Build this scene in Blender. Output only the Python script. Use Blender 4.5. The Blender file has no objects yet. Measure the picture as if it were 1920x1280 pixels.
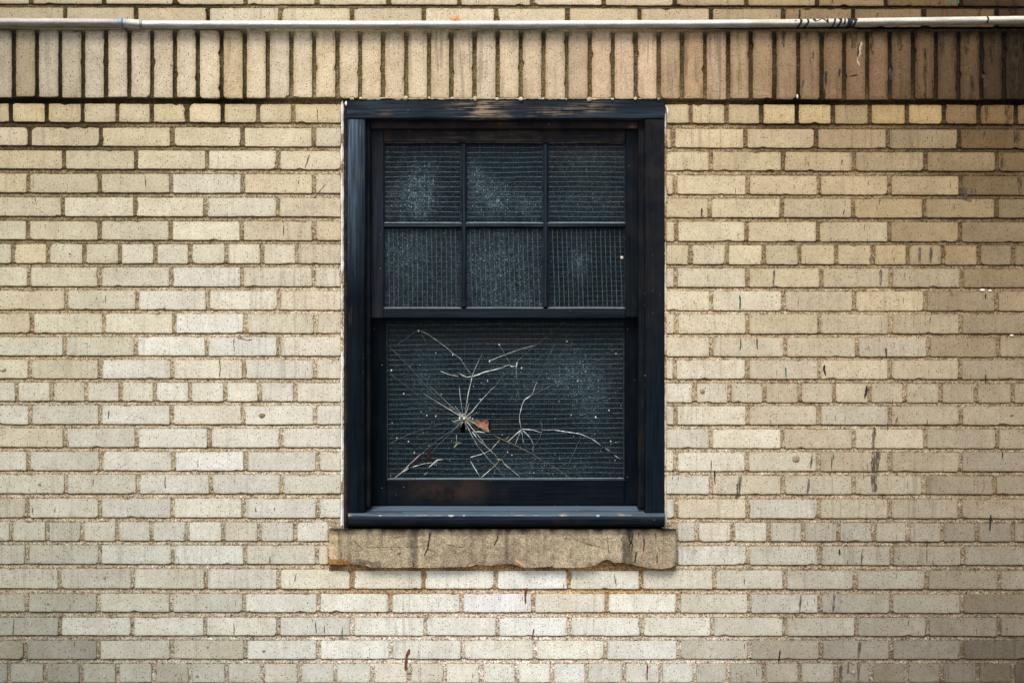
import bpy, math, random
import numpy as np
from mathutils import Vector

# ------------------------------------------------------------------ camera, sky, sun, exposure
S = 0.0016            # metres per photo pixel on the wall's face
D = 3.4133            # camera to wall
ZC = 1.75             # eye height
sc = bpy.context.scene
COL = sc.collection
cam_d = bpy.data.cameras.new('camera'); cam_d.lens = 40; cam_d.sensor_width = 36
cam_d.clip_start = 0.05; cam_d.clip_end = 500
cam = bpy.data.objects.new('camera', cam_d); COL.objects.link(cam)
cam.location = (0, -D, ZC); cam.rotation_euler = (math.radians(90), 0, 0)
sc.camera = cam

SUN_EL, SUN_AZ = math.radians(52), math.radians(-16)      # azimuth from straight-on, negative = from the left
w = bpy.data.worlds.new('World'); sc.world = w; w.use_nodes = True
nt = w.node_tree; nt.nodes.clear()
sky = nt.nodes.new('ShaderNodeTexSky'); sky.sky_type = 'NISHITA'; sky.sun_disc = False
sky.sun_elevation = SUN_EL; sky.sun_rotation = math.radians(180) - SUN_AZ
sky.air_density = 1.0; sky.dust_density = 3.0; sky.ozone_density = 1.2
bg = nt.nodes.new('ShaderNodeBackground'); bg.inputs['Strength'].default_value = 0.12
wo = nt.nodes.new('ShaderNodeOutputWorld')
nt.links.new(sky.outputs[0], bg.inputs[0]); nt.links.new(bg.outputs[0], wo.inputs[0])

sun_d = bpy.data.lights.new('sun', 'SUN'); sun_d.energy = 2.1; sun_d.angle = math.radians(22)
sun_d.color = (1.0, 0.95, 0.87)
sun = bpy.data.objects.new('sun', sun_d); COL.objects.link(sun)
dirv = Vector((math.sin(SUN_AZ)*math.cos(SUN_EL), -math.cos(SUN_AZ)*math.cos(SUN_EL), math.sin(SUN_EL)))
sun.rotation_euler = dirv.to_track_quat('Z', 'Y').to_euler(); sun.location = (-2, -6, 8)

sc.view_settings.view_transform = 'Standard'; sc.view_settings.look = 'None'
sc.view_settings.gamma = 1; sc.view_settings.exposure = 0.46
sc.cycles.max_bounces = 6; sc.cycles.transparent_max_bounces = 8

rng = random.Random(7)
nr = np.random.RandomState(11)

# ------------------------------------------------------------------ helpers
def P(px, py, y=0.0):
    """photo pixel -> world point lying at depth y"""
    k = S * (D + y) / D
    return ((px - 960) * k, y, ZC + (640 - py) * k)

def lin(c):
    c = c / 255.0
    return c / 12.92 if c <= 0.04045 else ((c + 0.055) / 1.055) ** 2.4
def L3(r, g, b, k=1.0): return (lin(r)*k, lin(g)*k, lin(b)*k)
def lin_np(a):
    a = a / 255.0
    return np.where(a <= 0.04045, a / 12.92, ((a + 0.055) / 1.055) ** 2.4)

_tabs = {}
def vnoise(x, y, seed=0):
    """smooth value noise 0..1"""
    if seed not in _tabs: _tabs[seed] = np.random.RandomState(seed + 100).rand(256, 256)
    t = _tabs[seed]
    x = np.asarray(x, float); y = np.asarray(y, float)
    xi = np.floor(x).astype(int); yi = np.floor(y).astype(int)
    fx = x - xi; fy = y - yi
    fx = fx*fx*(3-2*fx); fy = fy*fy*(3-2*fy)
    a = t[xi & 255, yi & 255]; b = t[(xi+1) & 255, yi & 255]
    c = t[xi & 255, (yi+1) & 255]; d = t[(xi+1) & 255, (yi+1) & 255]
    return (a*(1-fx)+b*fx)*(1-fy) + (c*(1-fx)+d*fx)*fy

class MB:
    """collects faces, builds ONE mesh object; colours are per vertex"""
    def __init__(s): s.v = []; s.f = []; s.c = []; s.smooth = []
    def add(s, vs, fs, col=(1, 1, 1), smooth=False):
        b = len(s.v); s.v += [tuple(p) for p in vs]
        if isinstance(col, list): s.c += col
        else: s.c += [tuple(col)] * len(vs)
        for f in fs: s.f.append(tuple(i + b for i in f)); s.smooth.append(smooth)
    def build(s, name, mat, parent=None, colname='Col'):
        me = bpy.data.meshes.new(name)
        off = Vector((0, 0, 0))
        if parent is not None:
            p = parent
            while p is not None: off += p.location; p = p.parent
        vs = np.array(s.v, float) - np.array(off)
        me.from_pydata(vs.tolist(), [], s.f)
        me.polygons.foreach_set('use_smooth', s.smooth)
        ca = me.color_attributes.new(colname, 'FLOAT_COLOR', 'POINT')
        cc = np.ones((len(s.v), 4), np.float32); cc[:, :3] = np.array(s.c, np.float32)[:, :3]
        ca.data.foreach_set('color', cc.ravel())
        me.materials.append(mat); me.update()
        o = bpy.data.objects.new(name, me); COL.objects.link(o)
        if parent is not None: o.parent = parent
        return o

def thing(name, label, cat, loc=(0, 0, 0), group=None, kind=None):
    o = bpy.data.objects.new(name, None); COL.objects.link(o)
    o.location = loc; o.empty_display_size = 0.1
    tag(o, label, cat, group, kind); return o
def tag(o, label=None, cat=None, group=None, kind=None):
    if label: o['label'] = label
    if cat: o['category'] = cat
    if group: o['group'] = group
    if kind: o['kind'] = kind
    return o

def rect_box(m, x0, y0, x1, y1, yf, yb, bev=1.2, col=(1, 1, 1), wob=0.0):
    """board seen in the photo between pixels (x0,y0)-(x1,y1); front at depth yf, back at yb, bevelled front edges.
    long boards get a few cross sections that wobble slightly like old timber"""
    horiz = (x1 - x0) > (y1 - y0)
    n = max(1, int(max(x1 - x0, y1 - y0) / 30)) if wob else 1
    rings = []
    ph = rng.random() * 50
    for i in range(n + 1):
        t = i / n
        d0 = (float(vnoise(ph + t*n*0.7, 3.3, 5)) - .5) * 2 * wob; d1 = (float(vnoise(ph + t*n*0.7, 9.3, 5)) - .5) * 2 * wob
        dy = (float(vnoise(ph + t*n*0.5, 1.3, 6)) - .5) * wob * S * 1.2
        if horiz:
            x = x0 + (x1 - x0) * t
            a, b = y0 + d0, y1 + d1
            sec = [(x, a, yb), (x, a, yf + bev*S + dy), (x, a + bev, yf + dy), (x, b - bev, yf + dy), (x, b, yf + bev*S + dy), (x, b, yb)]
        else:
            y = y0 + (y1 - y0) * t
            a, b = x0 + d0, x1 + d1
            sec = [(a, y, yb), (a, y, yf + bev*S + dy), (a + bev, y, yf + dy), (b - bev, y, yf + dy), (b, y, yf + bev*S + dy), (b, y, yb)]
        # world position computed with the front's scale so that sides run straight back
        k = S * (D + yf) / D
        rings.append([((px - 960) * k, q, ZC + (640 - py) * k) for px, py, q in sec])
    vs = [p for r in rings for p in r]; fs = []
    for i in range(n):
        for j in range(5):
            a = i*6 + j; f = (a, a + 1, a + 7, a + 6)
            fs.append(f if horiz else f[::-1])
        a = i*6 + 5; f = (a, i*6, i*6 + 6, a + 6); fs.append(f if horiz else f[::-1])
    fs.append(tuple(range(6))); fs.append(tuple(range(n*6 + 5, n*6 - 1, -1)))
    m.add(vs, fs, col)

def wbox(m, a, b, col=(1, 1, 1)):
    x0, y0, z0 = a; x1, y1, z1 = b
    vs = [(x0,y0,z0),(x1,y0,z0),(x1,y1,z0),(x0,y1,z0),(x0,y0,z1),(x1,y0,z1),(x1,y1,z1),(x0,y1,z1)]
    m.add(vs, [(0,3,2,1),(4,5,6,7),(0,1,5,4),(1,2,6,5),(2,3,7,6),(3,0,4,7)], col)

def stroke(m, pts, w0, w1=None, y=-0.0016, th=0.0006, col=(1, 1, 1), jit=0.25):
    """raised ribbon of paint / crack along photo pixels, tapered ends; slightly ragged"""
    if w1 is None: w1 = w0
    P2 = []
    for (ax, ay), (bx, by) in zip(pts[:-1], pts[1:]):
        n = max(1, int(math.hypot(bx-ax, by-ay) / 4))
        for i in range(n): P2.append((ax + (bx-ax)*i/n, ay + (by-ay)*i/n))
    P2.append(pts[-1]); N = len(P2)
    vs = []; fs = []
    for i, (x, yy) in enumerate(P2):
        a = P2[max(0, i-1)]; b = P2[min(N-1, i+1)]
        dx, dy = b[0]-a[0], b[1]-a[1]; l = math.hypot(dx, dy) or 1; nx, ny = -dy/l, dx/l
        t = i / max(1, N-1); ww = (w0 + (w1-w0)*t) * 0.5 * (1 + (rng.random()-.5)*2*jit)
        if i == 0 or i == N-1: ww *= 0.45
        x += (rng.random()-.5) * jit * w0 * .5
        vs += [P(x + nx*ww, yy + ny*ww, y + th), P(x, yy, y), P(x - nx*ww, yy - ny*ww, y + th)]
    for i in range(N-1):
        a = i*3
        fs += [(a, a+1, a+4, a+3), (a+1, a+2, a+5, a+4)]
    m.add(vs, fs, col)

# ------------------------------------------------------------------ materials
def new_mat(name):
    m = bpy.data.materials.new(name); m.use_nodes = True
    n = m.node_tree; n.nodes.clear()
    return m, n
class NT:
    def __init__(s, n): s.n = n
    def node(s, t, **kw):
        o = s.n.nodes.new(t)
        for k, v in kw.items():
            if k in o.inputs: o.inputs[k].default_value = v
            else: setattr(o, k, v)
        return o
    def link(s, a, b): s.n.links.new(a, b)
    def pos(s, scale=(1, 1, 1)):
        g = s.node('ShaderNodeNewGeometry'); v = s.node('ShaderNodeVectorMath', operation='MULTIPLY')
        v.inputs[1].default_value = scale; s.link(g.outputs['Position'], v.inputs[0]); return v.outputs[0]
    def pos2(s):
        sp = s.node('ShaderNodeSeparateXYZ'); s.link(s.pos(), sp.inputs[0]); cb = s.node('ShaderNodeCombineXYZ')
        s.link(sp.outputs[0], cb.inputs[0]); s.link(sp.outputs[2], cb.inputs[1]); return cb.outputs[0]
    def voro(s, scale):
        v = s.node('ShaderNodeTexVoronoi', voronoi_dimensions='2D'); v.inputs['Scale'].default_value = scale
        s.link(s.pos2(), v.inputs['Vector']); return v
    def noise(s, scale, xyz=(1, 1, 1), detail=3, rough=0.55):
        t = s.node('ShaderNodeTexNoise'); t.inputs['Scale'].default_value = scale
        t.inputs['Detail'].default_value = detail; t.inputs['Roughness'].default_value = rough
        s.link(s.pos(xyz), t.inputs['Vector']); return t.outputs['Fac']
    def ramp(s, fac, stops):
        r = s.node('ShaderNodeValToRGB'); e = r.color_ramp.elements
        while len(e) < len(stops): e.new(0.5)
        for i, (p, c) in enumerate(stops):
            e[i].position = p; e[i].color = (c, c, c, 1) if not isinstance(c, tuple) else (*c, 1)
        s.link(fac, r.inputs[0]); return r.outputs[0]
    def mix(s, a, b, fac, mode='MIX'):
        m = s.node('ShaderNodeMix', data_type='RGBA', blend_type=mode)
        def put(sock, v):
            if isinstance(v, (int, float)): sock.default_value = v
            elif isinstance(v, tuple): sock.default_value = (*v, 1)
            else: s.link(v, sock)
        put(m.inputs[0], fac); put(m.inputs[6], a); put(m.inputs[7], b); return m.outputs[2]
    def math(s, op, a, b=0.0, clamp=False):
        m = s.node('ShaderNodeMath', operation=op); m.use_clamp = clamp
        for i, v in enumerate((a, b)):
            if isinstance(v, (int, float)): m.inputs[i].default_value = v
            else: s.link(v, m.inputs[i])
        return m.outputs[0]
    def bump(s, h, strength=0.4, dist=0.001, normal=None):
        b = s.node('ShaderNodeBump'); b.inputs['Strength'].default_value = strength; b.inputs['Distance'].default_value = dist
        s.link(h, b.inputs['Height'])
        if normal: s.link(normal, b.inputs['Normal'])
        return b.outputs[0]
    def attr(s, name='Col'):
        a = s.node('ShaderNodeAttribute'); a.attribute_name = name; return a.outputs['Color']
    def out(s, color, rough=0.8, bump=None, spec=0.3, metal=0.0, extra=None):
        p = s.node('ShaderNodeBsdfPrincipled'); o = s.node('ShaderNodeOutputMaterial')
        if isinstance(color, tuple): p.inputs['Base Color'].default_value = (*color, 1)
        else: s.link(color, p.inputs['Base Color'])
        if isinstance(rough, (int, float)): p.inputs['Roughness'].default_value = rough
        else: s.link(rough, p.inputs['Roughness'])
        p.inputs['Specular IOR Level'].default_value = spec; p.inputs['Metallic'].default_value = metal
        if bump is not None: s.link(bump, p.inputs['Normal'])
        s.link(p.outputs[0], o.inputs[0]); return p

def mat_brick(name='buff_brick', streak=0.5):
    m, n = new_mat(name); t = NT(n)
    c = t.attr()
    c = t.mix(c, t.ramp(t.noise(14, detail=4), [(0.3, (0.85, 0.82, 0.78)), (0.62, (1.06, 1.06, 1.055))]), 0.8, 'MULTIPLY')
    c = t.mix(c, t.ramp(t.noise(55, detail=3), [(0.28, (0.86, 0.83, 0.80)), (0.6, 1.03)]), 0.6, 'MULTIPLY')
    c = t.mix(c, t.ramp(t.noise(420, detail=2), [(0.3, 0.66), (0.6, 1.10)]), 0.8, 'MULTIPLY')
    c = t.mix(c, t.ramp(t.noise(170, detail=3, rough=.7), [(0.32, (0.70, 0.66, 0.60)), (0.50, 1.0), (0.68, 1.07)]), 0.75, 'MULTIPLY')
    # vertical rain streaks
    st = t.ramp(t.noise(1, (70, 20, 5), detail=3), [(0.36, 0.55), (0.48, 1.0)])
    reg = t.ramp(t.noise(2.2, detail=2), [(0.42, 0.0), (0.62, 1.0)])
    c = t.mix(c, t.mix((1.0, 1.0, 1.0), st, reg), streak, 'MULTIPLY')
    # iron spots
    vo = t.voro(150)
    sep = t.node('ShaderNodeSeparateColor'); t.link(vo.outputs['Color'], sep.inputs[0])
    rad = t.math('MULTIPLY', t.math('POWER', sep.outputs[0], 3.5), 0.27)
    spot = t.math('LESS_THAN', vo.outputs['Distance'], rad)
    c = t.mix(c, t.mix(c, (0.30, 0.25, 0.20), 1.0, 'MULTIPLY'), spot)
    vo2 = t.voro(36)
    sep2 = t.node('ShaderNodeSeparateColor'); t.link(vo2.outputs['Color'], sep2.inputs[0])
    spot2 = t.math('LESS_THAN', vo2.outputs['Distance'], t.math('MULTIPLY', t.math('POWER', sep2.outputs[1], 8.0), 0.07))
    c = t.mix(c, t.mix(c, (0.2, 0.16, 0.12), 1.0, 'MULTIPLY'), spot2)
    h = t.math('ADD', t.noise(600, detail=2), t.math('MULTIPLY', t.noise(90, detail=3), 1.5))
    h = t.math('SUBTRACT', h, t.math('MULTIPLY', spot, 0.6))
    t.out(c, 0.88, t.bump(h, 0.55, 0.0009), spec=0.2)
    return m

def mat_mortar():
    m, n = new_mat('sandy_mortar'); t = NT(n)
    c = t.attr()
    c = t.mix(c, t.ramp(t.noise(260, detail=3, rough=.7), [(0.36, 0.25), (0.50, 1.0), (0.62, 1.6)]), 1.0, 'MULTIPLY')
    c = t.mix(c, t.ramp(t.noise(26, detail=3), [(0.3, (0.66, 0.60, 0.52)), (0.65, (1.14, 1.14, 1.14))]), 0.85, 'MULTIPLY')
    vo = t.voro(270)
    sep = t.node('ShaderNodeSeparateColor'); t.link(vo.outputs['Color'], sep.inputs[0])
    c = t.mix(c, t.mix(c, (1.35, 1.35, 1.35), 1.0, 'MULTIPLY'), t.math('GREATER_THAN', sep.outputs[0], 0.94))
    c = t.mix(c, t.mix(c, (0.03, 0.022, 0.015), 0.7), t.math('LESS_THAN', sep.outputs[0], 0.08))
    h = t.noise(420, detail=3, rough=.7)
    t.out(c, 0.95, t.bump(h, 0.9, 0.0016), spec=0.1)
    return m

def mat_flat(name, col, rough=0.7, spec=0.3, nscale=200, amt=0.25, metal=0.0, bump=0.3, useattr=False):
    m, n = new_mat(name); t = NT(n)
    c = t.attr() if useattr else col
    c = t.mix(c, t.ramp(t.noise(nscale, detail=3), [(0.3, 1 - amt), (0.65, 1 + amt*0.5)]), 1.0, 'MULTIPLY')
    t.out(c, rough, t.bump(t.noise(nscale, detail=3), bump, 0.0008), spec=spec, metal=metal)
    return m

def mat_paint(name, horiz=True, base=(0.0009, 0.0028, 0.0054), chalk=0.3, bare=0.0, brown=0.3, rough=0.42):
    """old near-black gloss paint over wood: grain, chalky bloom, brown rubbed areas, bare-wood flecks.
    Col.r = extra chalk and painted sky sheen, Col.g = bare wood, Col.b = brown"""
    m, n = new_mat(name); t = NT(n)
    sep = t.node('ShaderNodeSeparateColor'); t.link(t.attr(), sep.inputs[0])
    gx = (5, 5, 160) if horiz else (160, 5, 5)
    grain = t.noise(1, gx, detail=4, rough=.6)
    gw = t.noise(1, tuple(q*1.8 for q in gx), detail=3, rough=.6)
    blot = t.noise(18, detail=4)
    dust = t.noise(300, detail=2)
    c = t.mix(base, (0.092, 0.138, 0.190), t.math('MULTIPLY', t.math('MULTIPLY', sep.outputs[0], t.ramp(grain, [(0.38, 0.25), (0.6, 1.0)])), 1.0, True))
    c = t.mix(c, (0.03, 0.036, 0.044), t.math('MULTIPLY', t.ramp(blot, [(0.5, 0.0), (0.75, 1.0)]), chalk*0.3))
    c = t.mix(c, (0.030, 0.0215, 0.0175), t.math('MULTIPLY', sep.outputs[2], t.ramp(blot, [(0.35, 0.2), (0.6, 1.0)])))
    bm = t.math('MULTIPLY', sep.outputs[1], t.ramp(t.math('ADD', t.math('MULTIPLY', gw, .7), t.math('MULTIPLY', blot, .3)), [(0.50, 0.0), (0.56, 1.0)]))
    c = t.mix(c, (0.30, 0.22, 0.15), bm)
    # scattered pale dust / paint specks
    vo = t.voro(45)
    s2 = t.node('ShaderNodeSeparateColor'); t.link(vo.outputs['Color'], s2.inputs[0])
    sp = t.math('LESS_THAN', vo.outputs['Distance'], t.math('MULTIPLY', t.math('POWER', s2.outputs[0], 22.0), 0.055))
    c = t.mix(c, (0.28, 0.28, 0.27), sp)
    h = t.math('ADD', t.math('MULTIPLY', grain, 1.0), t.math('MULTIPLY', dust, 0.25))
    r = t.math('ADD', t.math('MULTIPLY', blot, 0.25), rough - 0.1)
    t.out(c, r, t.bump(h, 0.45, 0.0012), spec=0.05)
    return m

def mat_glass():
    """dirty obscured wired glass. Col.r dust cloud, Col.g brown film, Col.b blue film"""
    m, n = new_mat('dusty_wired_glass'); t = NT(n)
    sep = t.node('ShaderNodeSeparateColor'); t.link(t.attr(), sep.inputs[0])
    hf = t.noise(330, detail=2, rough=.75)
    mf = t.noise(60, detail=4)
    speck = t.ramp(hf, [(0.52, 0.0), (0.68, 1.0)])
    cloud = t.math('MULTIPLY', sep.outputs[0], t.ramp(mf, [(0.36, 0.35), (0.64, 1.15)]))
    fac = t.math('MULTIPLY', speck, cloud, True)
    vo = t.voro(150)
    s2 = t.node('ShaderNodeSeparateColor'); t.link(vo.outputs['Color'], s2.inputs[0])
    sp = t.math('LESS_THAN', vo.outputs['Distance'], t.math('MULTIPLY', t.math('POWER', s2.outputs[0], 4.5), 0.17))
    sp = t.math('MULTIPLY', sp, t.math('ADD', t.math('MULTIPLY', sep.outputs[0], 1.3), 0.1), True)
    film = t.mix((0.0012, 0.0052, 0.0085), (0.030, 0.019, 0.015), sep.outputs[1])
    film = t.mix(film, (0.0025, 0.0125, 0.020), sep.outputs[2])
    film = t.mix(film, (0.072, 0.125, 0.155), t.math('MULTIPLY', t.math('MULTIPLY', sep.outputs[0], t.ramp(mf, [(0.25, 0.3), (0.7, 1.0)])), 0.42, True))
    col = t.mix(film, (0.24, 0.34, 0.375), fac)
    col = t.mix(col, (0.55, 0.58, 0.55), sp)  # sparkle of the patterned glass, painted as pale dots
    dif = t.node('ShaderNodeBsdfDiffuse'); t.link(col, dif.inputs[0])
    tr = t.node('ShaderNodeBsdfTransparent'); tr.inputs[0].default_value = (0.55, 0.62, 0.64, 1)
    gl = t.node('ShaderNodeBsdfGlossy'); gl.inputs['Roughness'].default_value = 0.22; gl.inputs[0].default_value = (0.9, 0.95, 1, 1)
    t.link(t.bump(t.noise(330, detail=2), 0.8, 0.001), gl.inputs['Normal'])
    mx = t.node('ShaderNodeMixShader'); t.link(t.math('MAXIMUM', t.math('MAXIMUM', fac, sp), 0.62), mx.inputs[0])
    t.link(tr.outputs[0], mx.inputs[1]); t.link(dif.outputs[0], mx.inputs[2])
    fr = t.node('ShaderNodeFresnel'); fr.inputs['IOR'].default_value = 1.35
    mx2 = t.node('ShaderNodeMixShader'); t.link(t.math('MULTIPLY', fr.outputs[0], 0.25), mx2.inputs[0])
    t.link(mx.outputs[0], mx2.inputs[1]); t.link(gl.outputs[0], mx2.inputs[2])
    o = t.node('ShaderNodeOutputMaterial'); t.link(mx2.outputs[0], o.inputs[0])
    return m

def mat_stone():
    m, n = new_mat('sandstone'); t = NT(n)
    c = t.attr()
    c = t.mix(c, t.ramp(t.noise(60, detail=6, rough=.75), [(0.34, (0.62, 0.61, 0.60)), (0.60, (1.12, 1.11, 1.09))]), 0.85, 'MULTIPLY')
    c = t.mix(c, t.ramp(t.noise(9, detail=3), [(0.35, (0.78, 0.74, 0.74)), (0.6, (1.05, 1.05, 1.0))]), 0.8, 'MULTIPLY')
    c = t.mix(c, t.ramp(t.noise(330, detail=2, rough=.7), [(0.34, 0.35), (0.5, 1.0), (0.66, 1.35)]), 0.85, 'MULTIPLY')
    c = t.mix(c, t.ramp(t.noise(1, (55, 10, 6), detail=3), [(0.34, 0.45), (0.46, 1.0)]), 0.45, 'MULTIPLY')
    h = t.math('ADD', t.noise(300, detail=3), t.math('MULTIPLY', t.noise(45, detail=4), 2.0))
    t.out(c, 0.92, t.bump(h, 0.9, 0.002), spec=0.15)
    return m

M_BRICK = mat_brick(); M_SOOTY = mat_brick('sooty_brick', 0.85); M_MORTAR = mat_mortar(); M_STONE = mat_stone(); M_GLASS = mat_glass()
M_PH = mat_paint('black_paint_on_rails', True); M_PV = mat_paint('black_paint_on_stiles', False)
M_CAULK = mat_flat('white_caulk', (0.80, 0.80, 0.76), 0.8, nscale=180, amt=0.25)
M_COLOR = mat_flat('weathered_paint_marks_and_sheen', None, 0.6, nscale=250, amt=0.35, useattr=True)
M_WIRE = mat_flat('dull_steel_wire', None, 0.55, nscale=90, amt=0.6, useattr=True, spec=0.5)
M_PIPE = mat_flat('galvanised_conduit', None, 0.5, nscale=160, amt=0.22, useattr=True, spec=0.6, bump=0.15)
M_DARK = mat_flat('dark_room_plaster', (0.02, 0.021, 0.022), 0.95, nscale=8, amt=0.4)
M_CONC = mat_flat('pavement_concrete', (0.28, 0.27, 0.25), 0.9, nscale=30, amt=0.3)
M_CORE = mat_flat('rough_wall_core', (0.20, 0.17, 0.13), 0.95, nscale=60, amt=0.4)

# ------------------------------------------------------------------ brick data measured from the wall
# row: (top,bottom at x=330), (top,bottom at x=1580), vertical joints left, right (or one full list)
ROWS = [
 ((-27,8),(-23,11.5),[58,195,328,461,595,729,862,998,1132,1265,1399,1532,1661,1801],None,0),
 ((15,49),(17,51),[122,255,390,525,660,795,930,1064,1199,1333,1468,1600,1732,1869],None,0),
 ((195,229.5),(196.6,232),[20.6,87.7,154.7,220,284.6,351.3,417.7,484,550],[1294.9,1362,1427.7,1494,1561.6,1631.4,1701,1769.5,1835.7,1904.8],1),
 ((239.6,274),(242.6,278),[55.7,189,323,455,588.5],[1262,1397.6,1530.4,1665,1798.5],0),
 ((282.6,317),(285.5,320.5),[120.3,255,388.5,521.5],[1332.8,1467.7,1601,1735,1869.4],0),
 ((326.6,361.6),(330,365),[53.3,186.7,321.4,455.5,588.5],[1265.9,1402,1535.7,1667.8,1800.6],0),
 ((370.6,405.6),(373,408),[117.6,252.7,385.7,520.8],[1331,1466,1599.5,1733,1868.6],0),
 ((415,450),(416.5,453),[52,186.7,320.4,453,588.9],[1267.6,1399.4,1534,1667.8,1800.6],0),
 ((457.8,494),(459.7,496),[24,90.4,158,225,291.5,356.8,424.5,491.6,556.9],[1295,1362.9,1432.3,1499.6,1568.3,1636.7,1702.2,1767.7,1835.7,1899.5],1),
 ((501.5,537),(503.6,538.6),[54.3,186.7,320.7,453.8,588.5],[1267,1401.9,1540,1670.3,1803.8],0),
 ((544.8,580.5),(546.4,583),[124.4,257,390,523],[1333.9,1468.4,1602,1734.8,1868.6],0),
 ((588.4,624.5),(589.3,625.4),[60,195,327.3,460,592],[1268.3,1401.9,1536,1669.6,1801.4],0),
 ((631.8,666.8),(632.5,668.6),[121,254.4,387.4,523],[1333.9,1472,1607.3,1740.4,1872],0),
 ((674.4,709.4),(675,710.4),[56.7,188,323,457,590.6],[1265.5,1401.5,1536.4,1667.8,1800.6],0),
 ((717.4,752),(719.3,754.7),[31.6,97,161.6,225.9,290.5,356.8,422.8,487,554],[1302.7,1368,1433,1499.6,1564,1630.3,1696.9,1763.5,1829.7,1899.5],1),
 ((760.3,795.4),(761,796),[57.4,188,322.4,456.5,591.3],[1266.6,1401.5,1535.7,1668.5,1802.4],0),
 ((803.3,838.4),(804.6,840.4),[122,257,393,527.7],[1332.8,1467.7,1601,1735,1869.4],0),
 ((846.9,882),(847.8,883.2),[53.3,190,324.9,460.6,595.7],[1267,1400.4,1534.7,1668.5,1801.4],0),
 ((889.8,925),(891.7,926),[123.8,258.9,395.3,528.4],[1333,1468,1601,1733,1865.8],0),
 ((934.5,970),(935.6,971),[51,187.4,323.8,457.2,595.4],[1268.3,1401.5,1535.4,1668.5,1800.3],0),
 ((978.5,1013.6),(980.3,1014.6),[20.6,88.7,153.7,220,284.3,350.6,418.4,486.4,553.5],[1307.3,1373.9,1441,1506.3,1572.2,1638.4,1702.9,1767,1832,1899.5],2),
 ((1022,1057),(1024,1058.9),[51,187.4,323.8,459.6,594.7],[1401.9,1537.5,1672,1805.6],3),
 ((1066.5,1103),(1069.5,1104),[111.7,249,386,522.5,660,793.7,929.4,1066.4,1202,1339,1472,1604,1737.6,1874],None,0),
 ((1113,1146.6),(1113.5,1148.5),[51,185.6,321,458,597.5,732,866,1000,1137.6,1271.9,1404.7,1537.5,1670.7,1803.8],None,0),
 ((1157.5,1190.6),(1157.5,1191.5),[112.8,248.5,385,522.5,661,797.6,933,1067.5,1203.5,1336,1472,1605.9,1739.4,1874],None,0),
 ((1200.5,1234.6),(1200.5,1235),[47.4,184.6,322.4,460,597.5,733.5,868,1003,1135.5,1272.6,1405.4,1539.3,1670.7,1803.8],None,0),
 ((1244,1279),(1243.5,1279),[17,85,152,220,288,357,425.6,492.6,561.4,629,698.5,766.5,834.5,902.8,969,1035.6,1100,1170,1238.6,1302.7,1365.7,1433,1499.6,1567.6,1633.8,1700.4,1766,1833,1899.5],None,1),
]
SOLD = [29.2,72.2,115.2,158.1,201.1,244.8,287,330,373,417,460.6,503.6,547.3,590.6,634.0,676,719,762.7,804.6,846.9,890,933.2,976.1,1018.8,1062.4,1105.4,1148.7,1191.7,1234.6,1277.8,1320.8,1364,1406.5,1450.7,1495,1538.6,1580.7,1624.3,1666,1709.3,1752.5,1795,1837.5,1879.3,1921]
XL, XR = -1500, 3420
def lerp_y(a, b, x): return a + (b - a) * (x - 330) / 1250.0

# colour of the brick faces as they look (sRGB); turned to albedo by KB
KB = 0.80
BC = np.array([  # wall soot, plus part of the lens corner darkening painted in
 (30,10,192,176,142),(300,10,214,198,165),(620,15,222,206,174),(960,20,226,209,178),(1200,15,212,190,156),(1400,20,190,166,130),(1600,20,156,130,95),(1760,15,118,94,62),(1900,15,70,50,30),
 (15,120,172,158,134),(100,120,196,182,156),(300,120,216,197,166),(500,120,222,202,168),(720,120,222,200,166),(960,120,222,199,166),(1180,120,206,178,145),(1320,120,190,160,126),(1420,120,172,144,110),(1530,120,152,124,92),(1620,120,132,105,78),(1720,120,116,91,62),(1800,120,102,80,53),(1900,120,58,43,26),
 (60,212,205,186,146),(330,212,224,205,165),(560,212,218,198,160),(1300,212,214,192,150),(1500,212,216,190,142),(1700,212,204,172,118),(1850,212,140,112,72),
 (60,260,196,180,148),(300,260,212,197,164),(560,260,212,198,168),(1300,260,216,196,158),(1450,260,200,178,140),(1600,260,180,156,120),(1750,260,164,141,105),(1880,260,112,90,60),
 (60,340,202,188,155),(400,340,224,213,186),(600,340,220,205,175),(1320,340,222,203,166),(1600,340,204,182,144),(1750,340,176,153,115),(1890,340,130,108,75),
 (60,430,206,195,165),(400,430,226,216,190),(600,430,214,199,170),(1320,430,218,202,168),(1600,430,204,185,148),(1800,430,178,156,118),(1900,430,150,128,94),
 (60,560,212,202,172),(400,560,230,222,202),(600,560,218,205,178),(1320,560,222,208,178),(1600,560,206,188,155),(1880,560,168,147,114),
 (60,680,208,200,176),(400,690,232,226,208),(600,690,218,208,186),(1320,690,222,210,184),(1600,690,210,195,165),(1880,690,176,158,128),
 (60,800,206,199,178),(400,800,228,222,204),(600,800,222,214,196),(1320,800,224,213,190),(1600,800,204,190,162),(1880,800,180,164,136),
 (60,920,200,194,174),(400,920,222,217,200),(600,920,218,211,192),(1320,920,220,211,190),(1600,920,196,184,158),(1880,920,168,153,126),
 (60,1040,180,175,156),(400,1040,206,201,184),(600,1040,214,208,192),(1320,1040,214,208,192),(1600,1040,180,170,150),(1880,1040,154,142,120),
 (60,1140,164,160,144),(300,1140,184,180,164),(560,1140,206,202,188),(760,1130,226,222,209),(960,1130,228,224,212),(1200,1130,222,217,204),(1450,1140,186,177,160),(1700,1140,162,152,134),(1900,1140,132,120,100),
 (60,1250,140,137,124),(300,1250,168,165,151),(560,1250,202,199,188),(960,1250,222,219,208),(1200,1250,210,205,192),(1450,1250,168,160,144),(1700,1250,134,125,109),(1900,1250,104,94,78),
], float)
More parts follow.
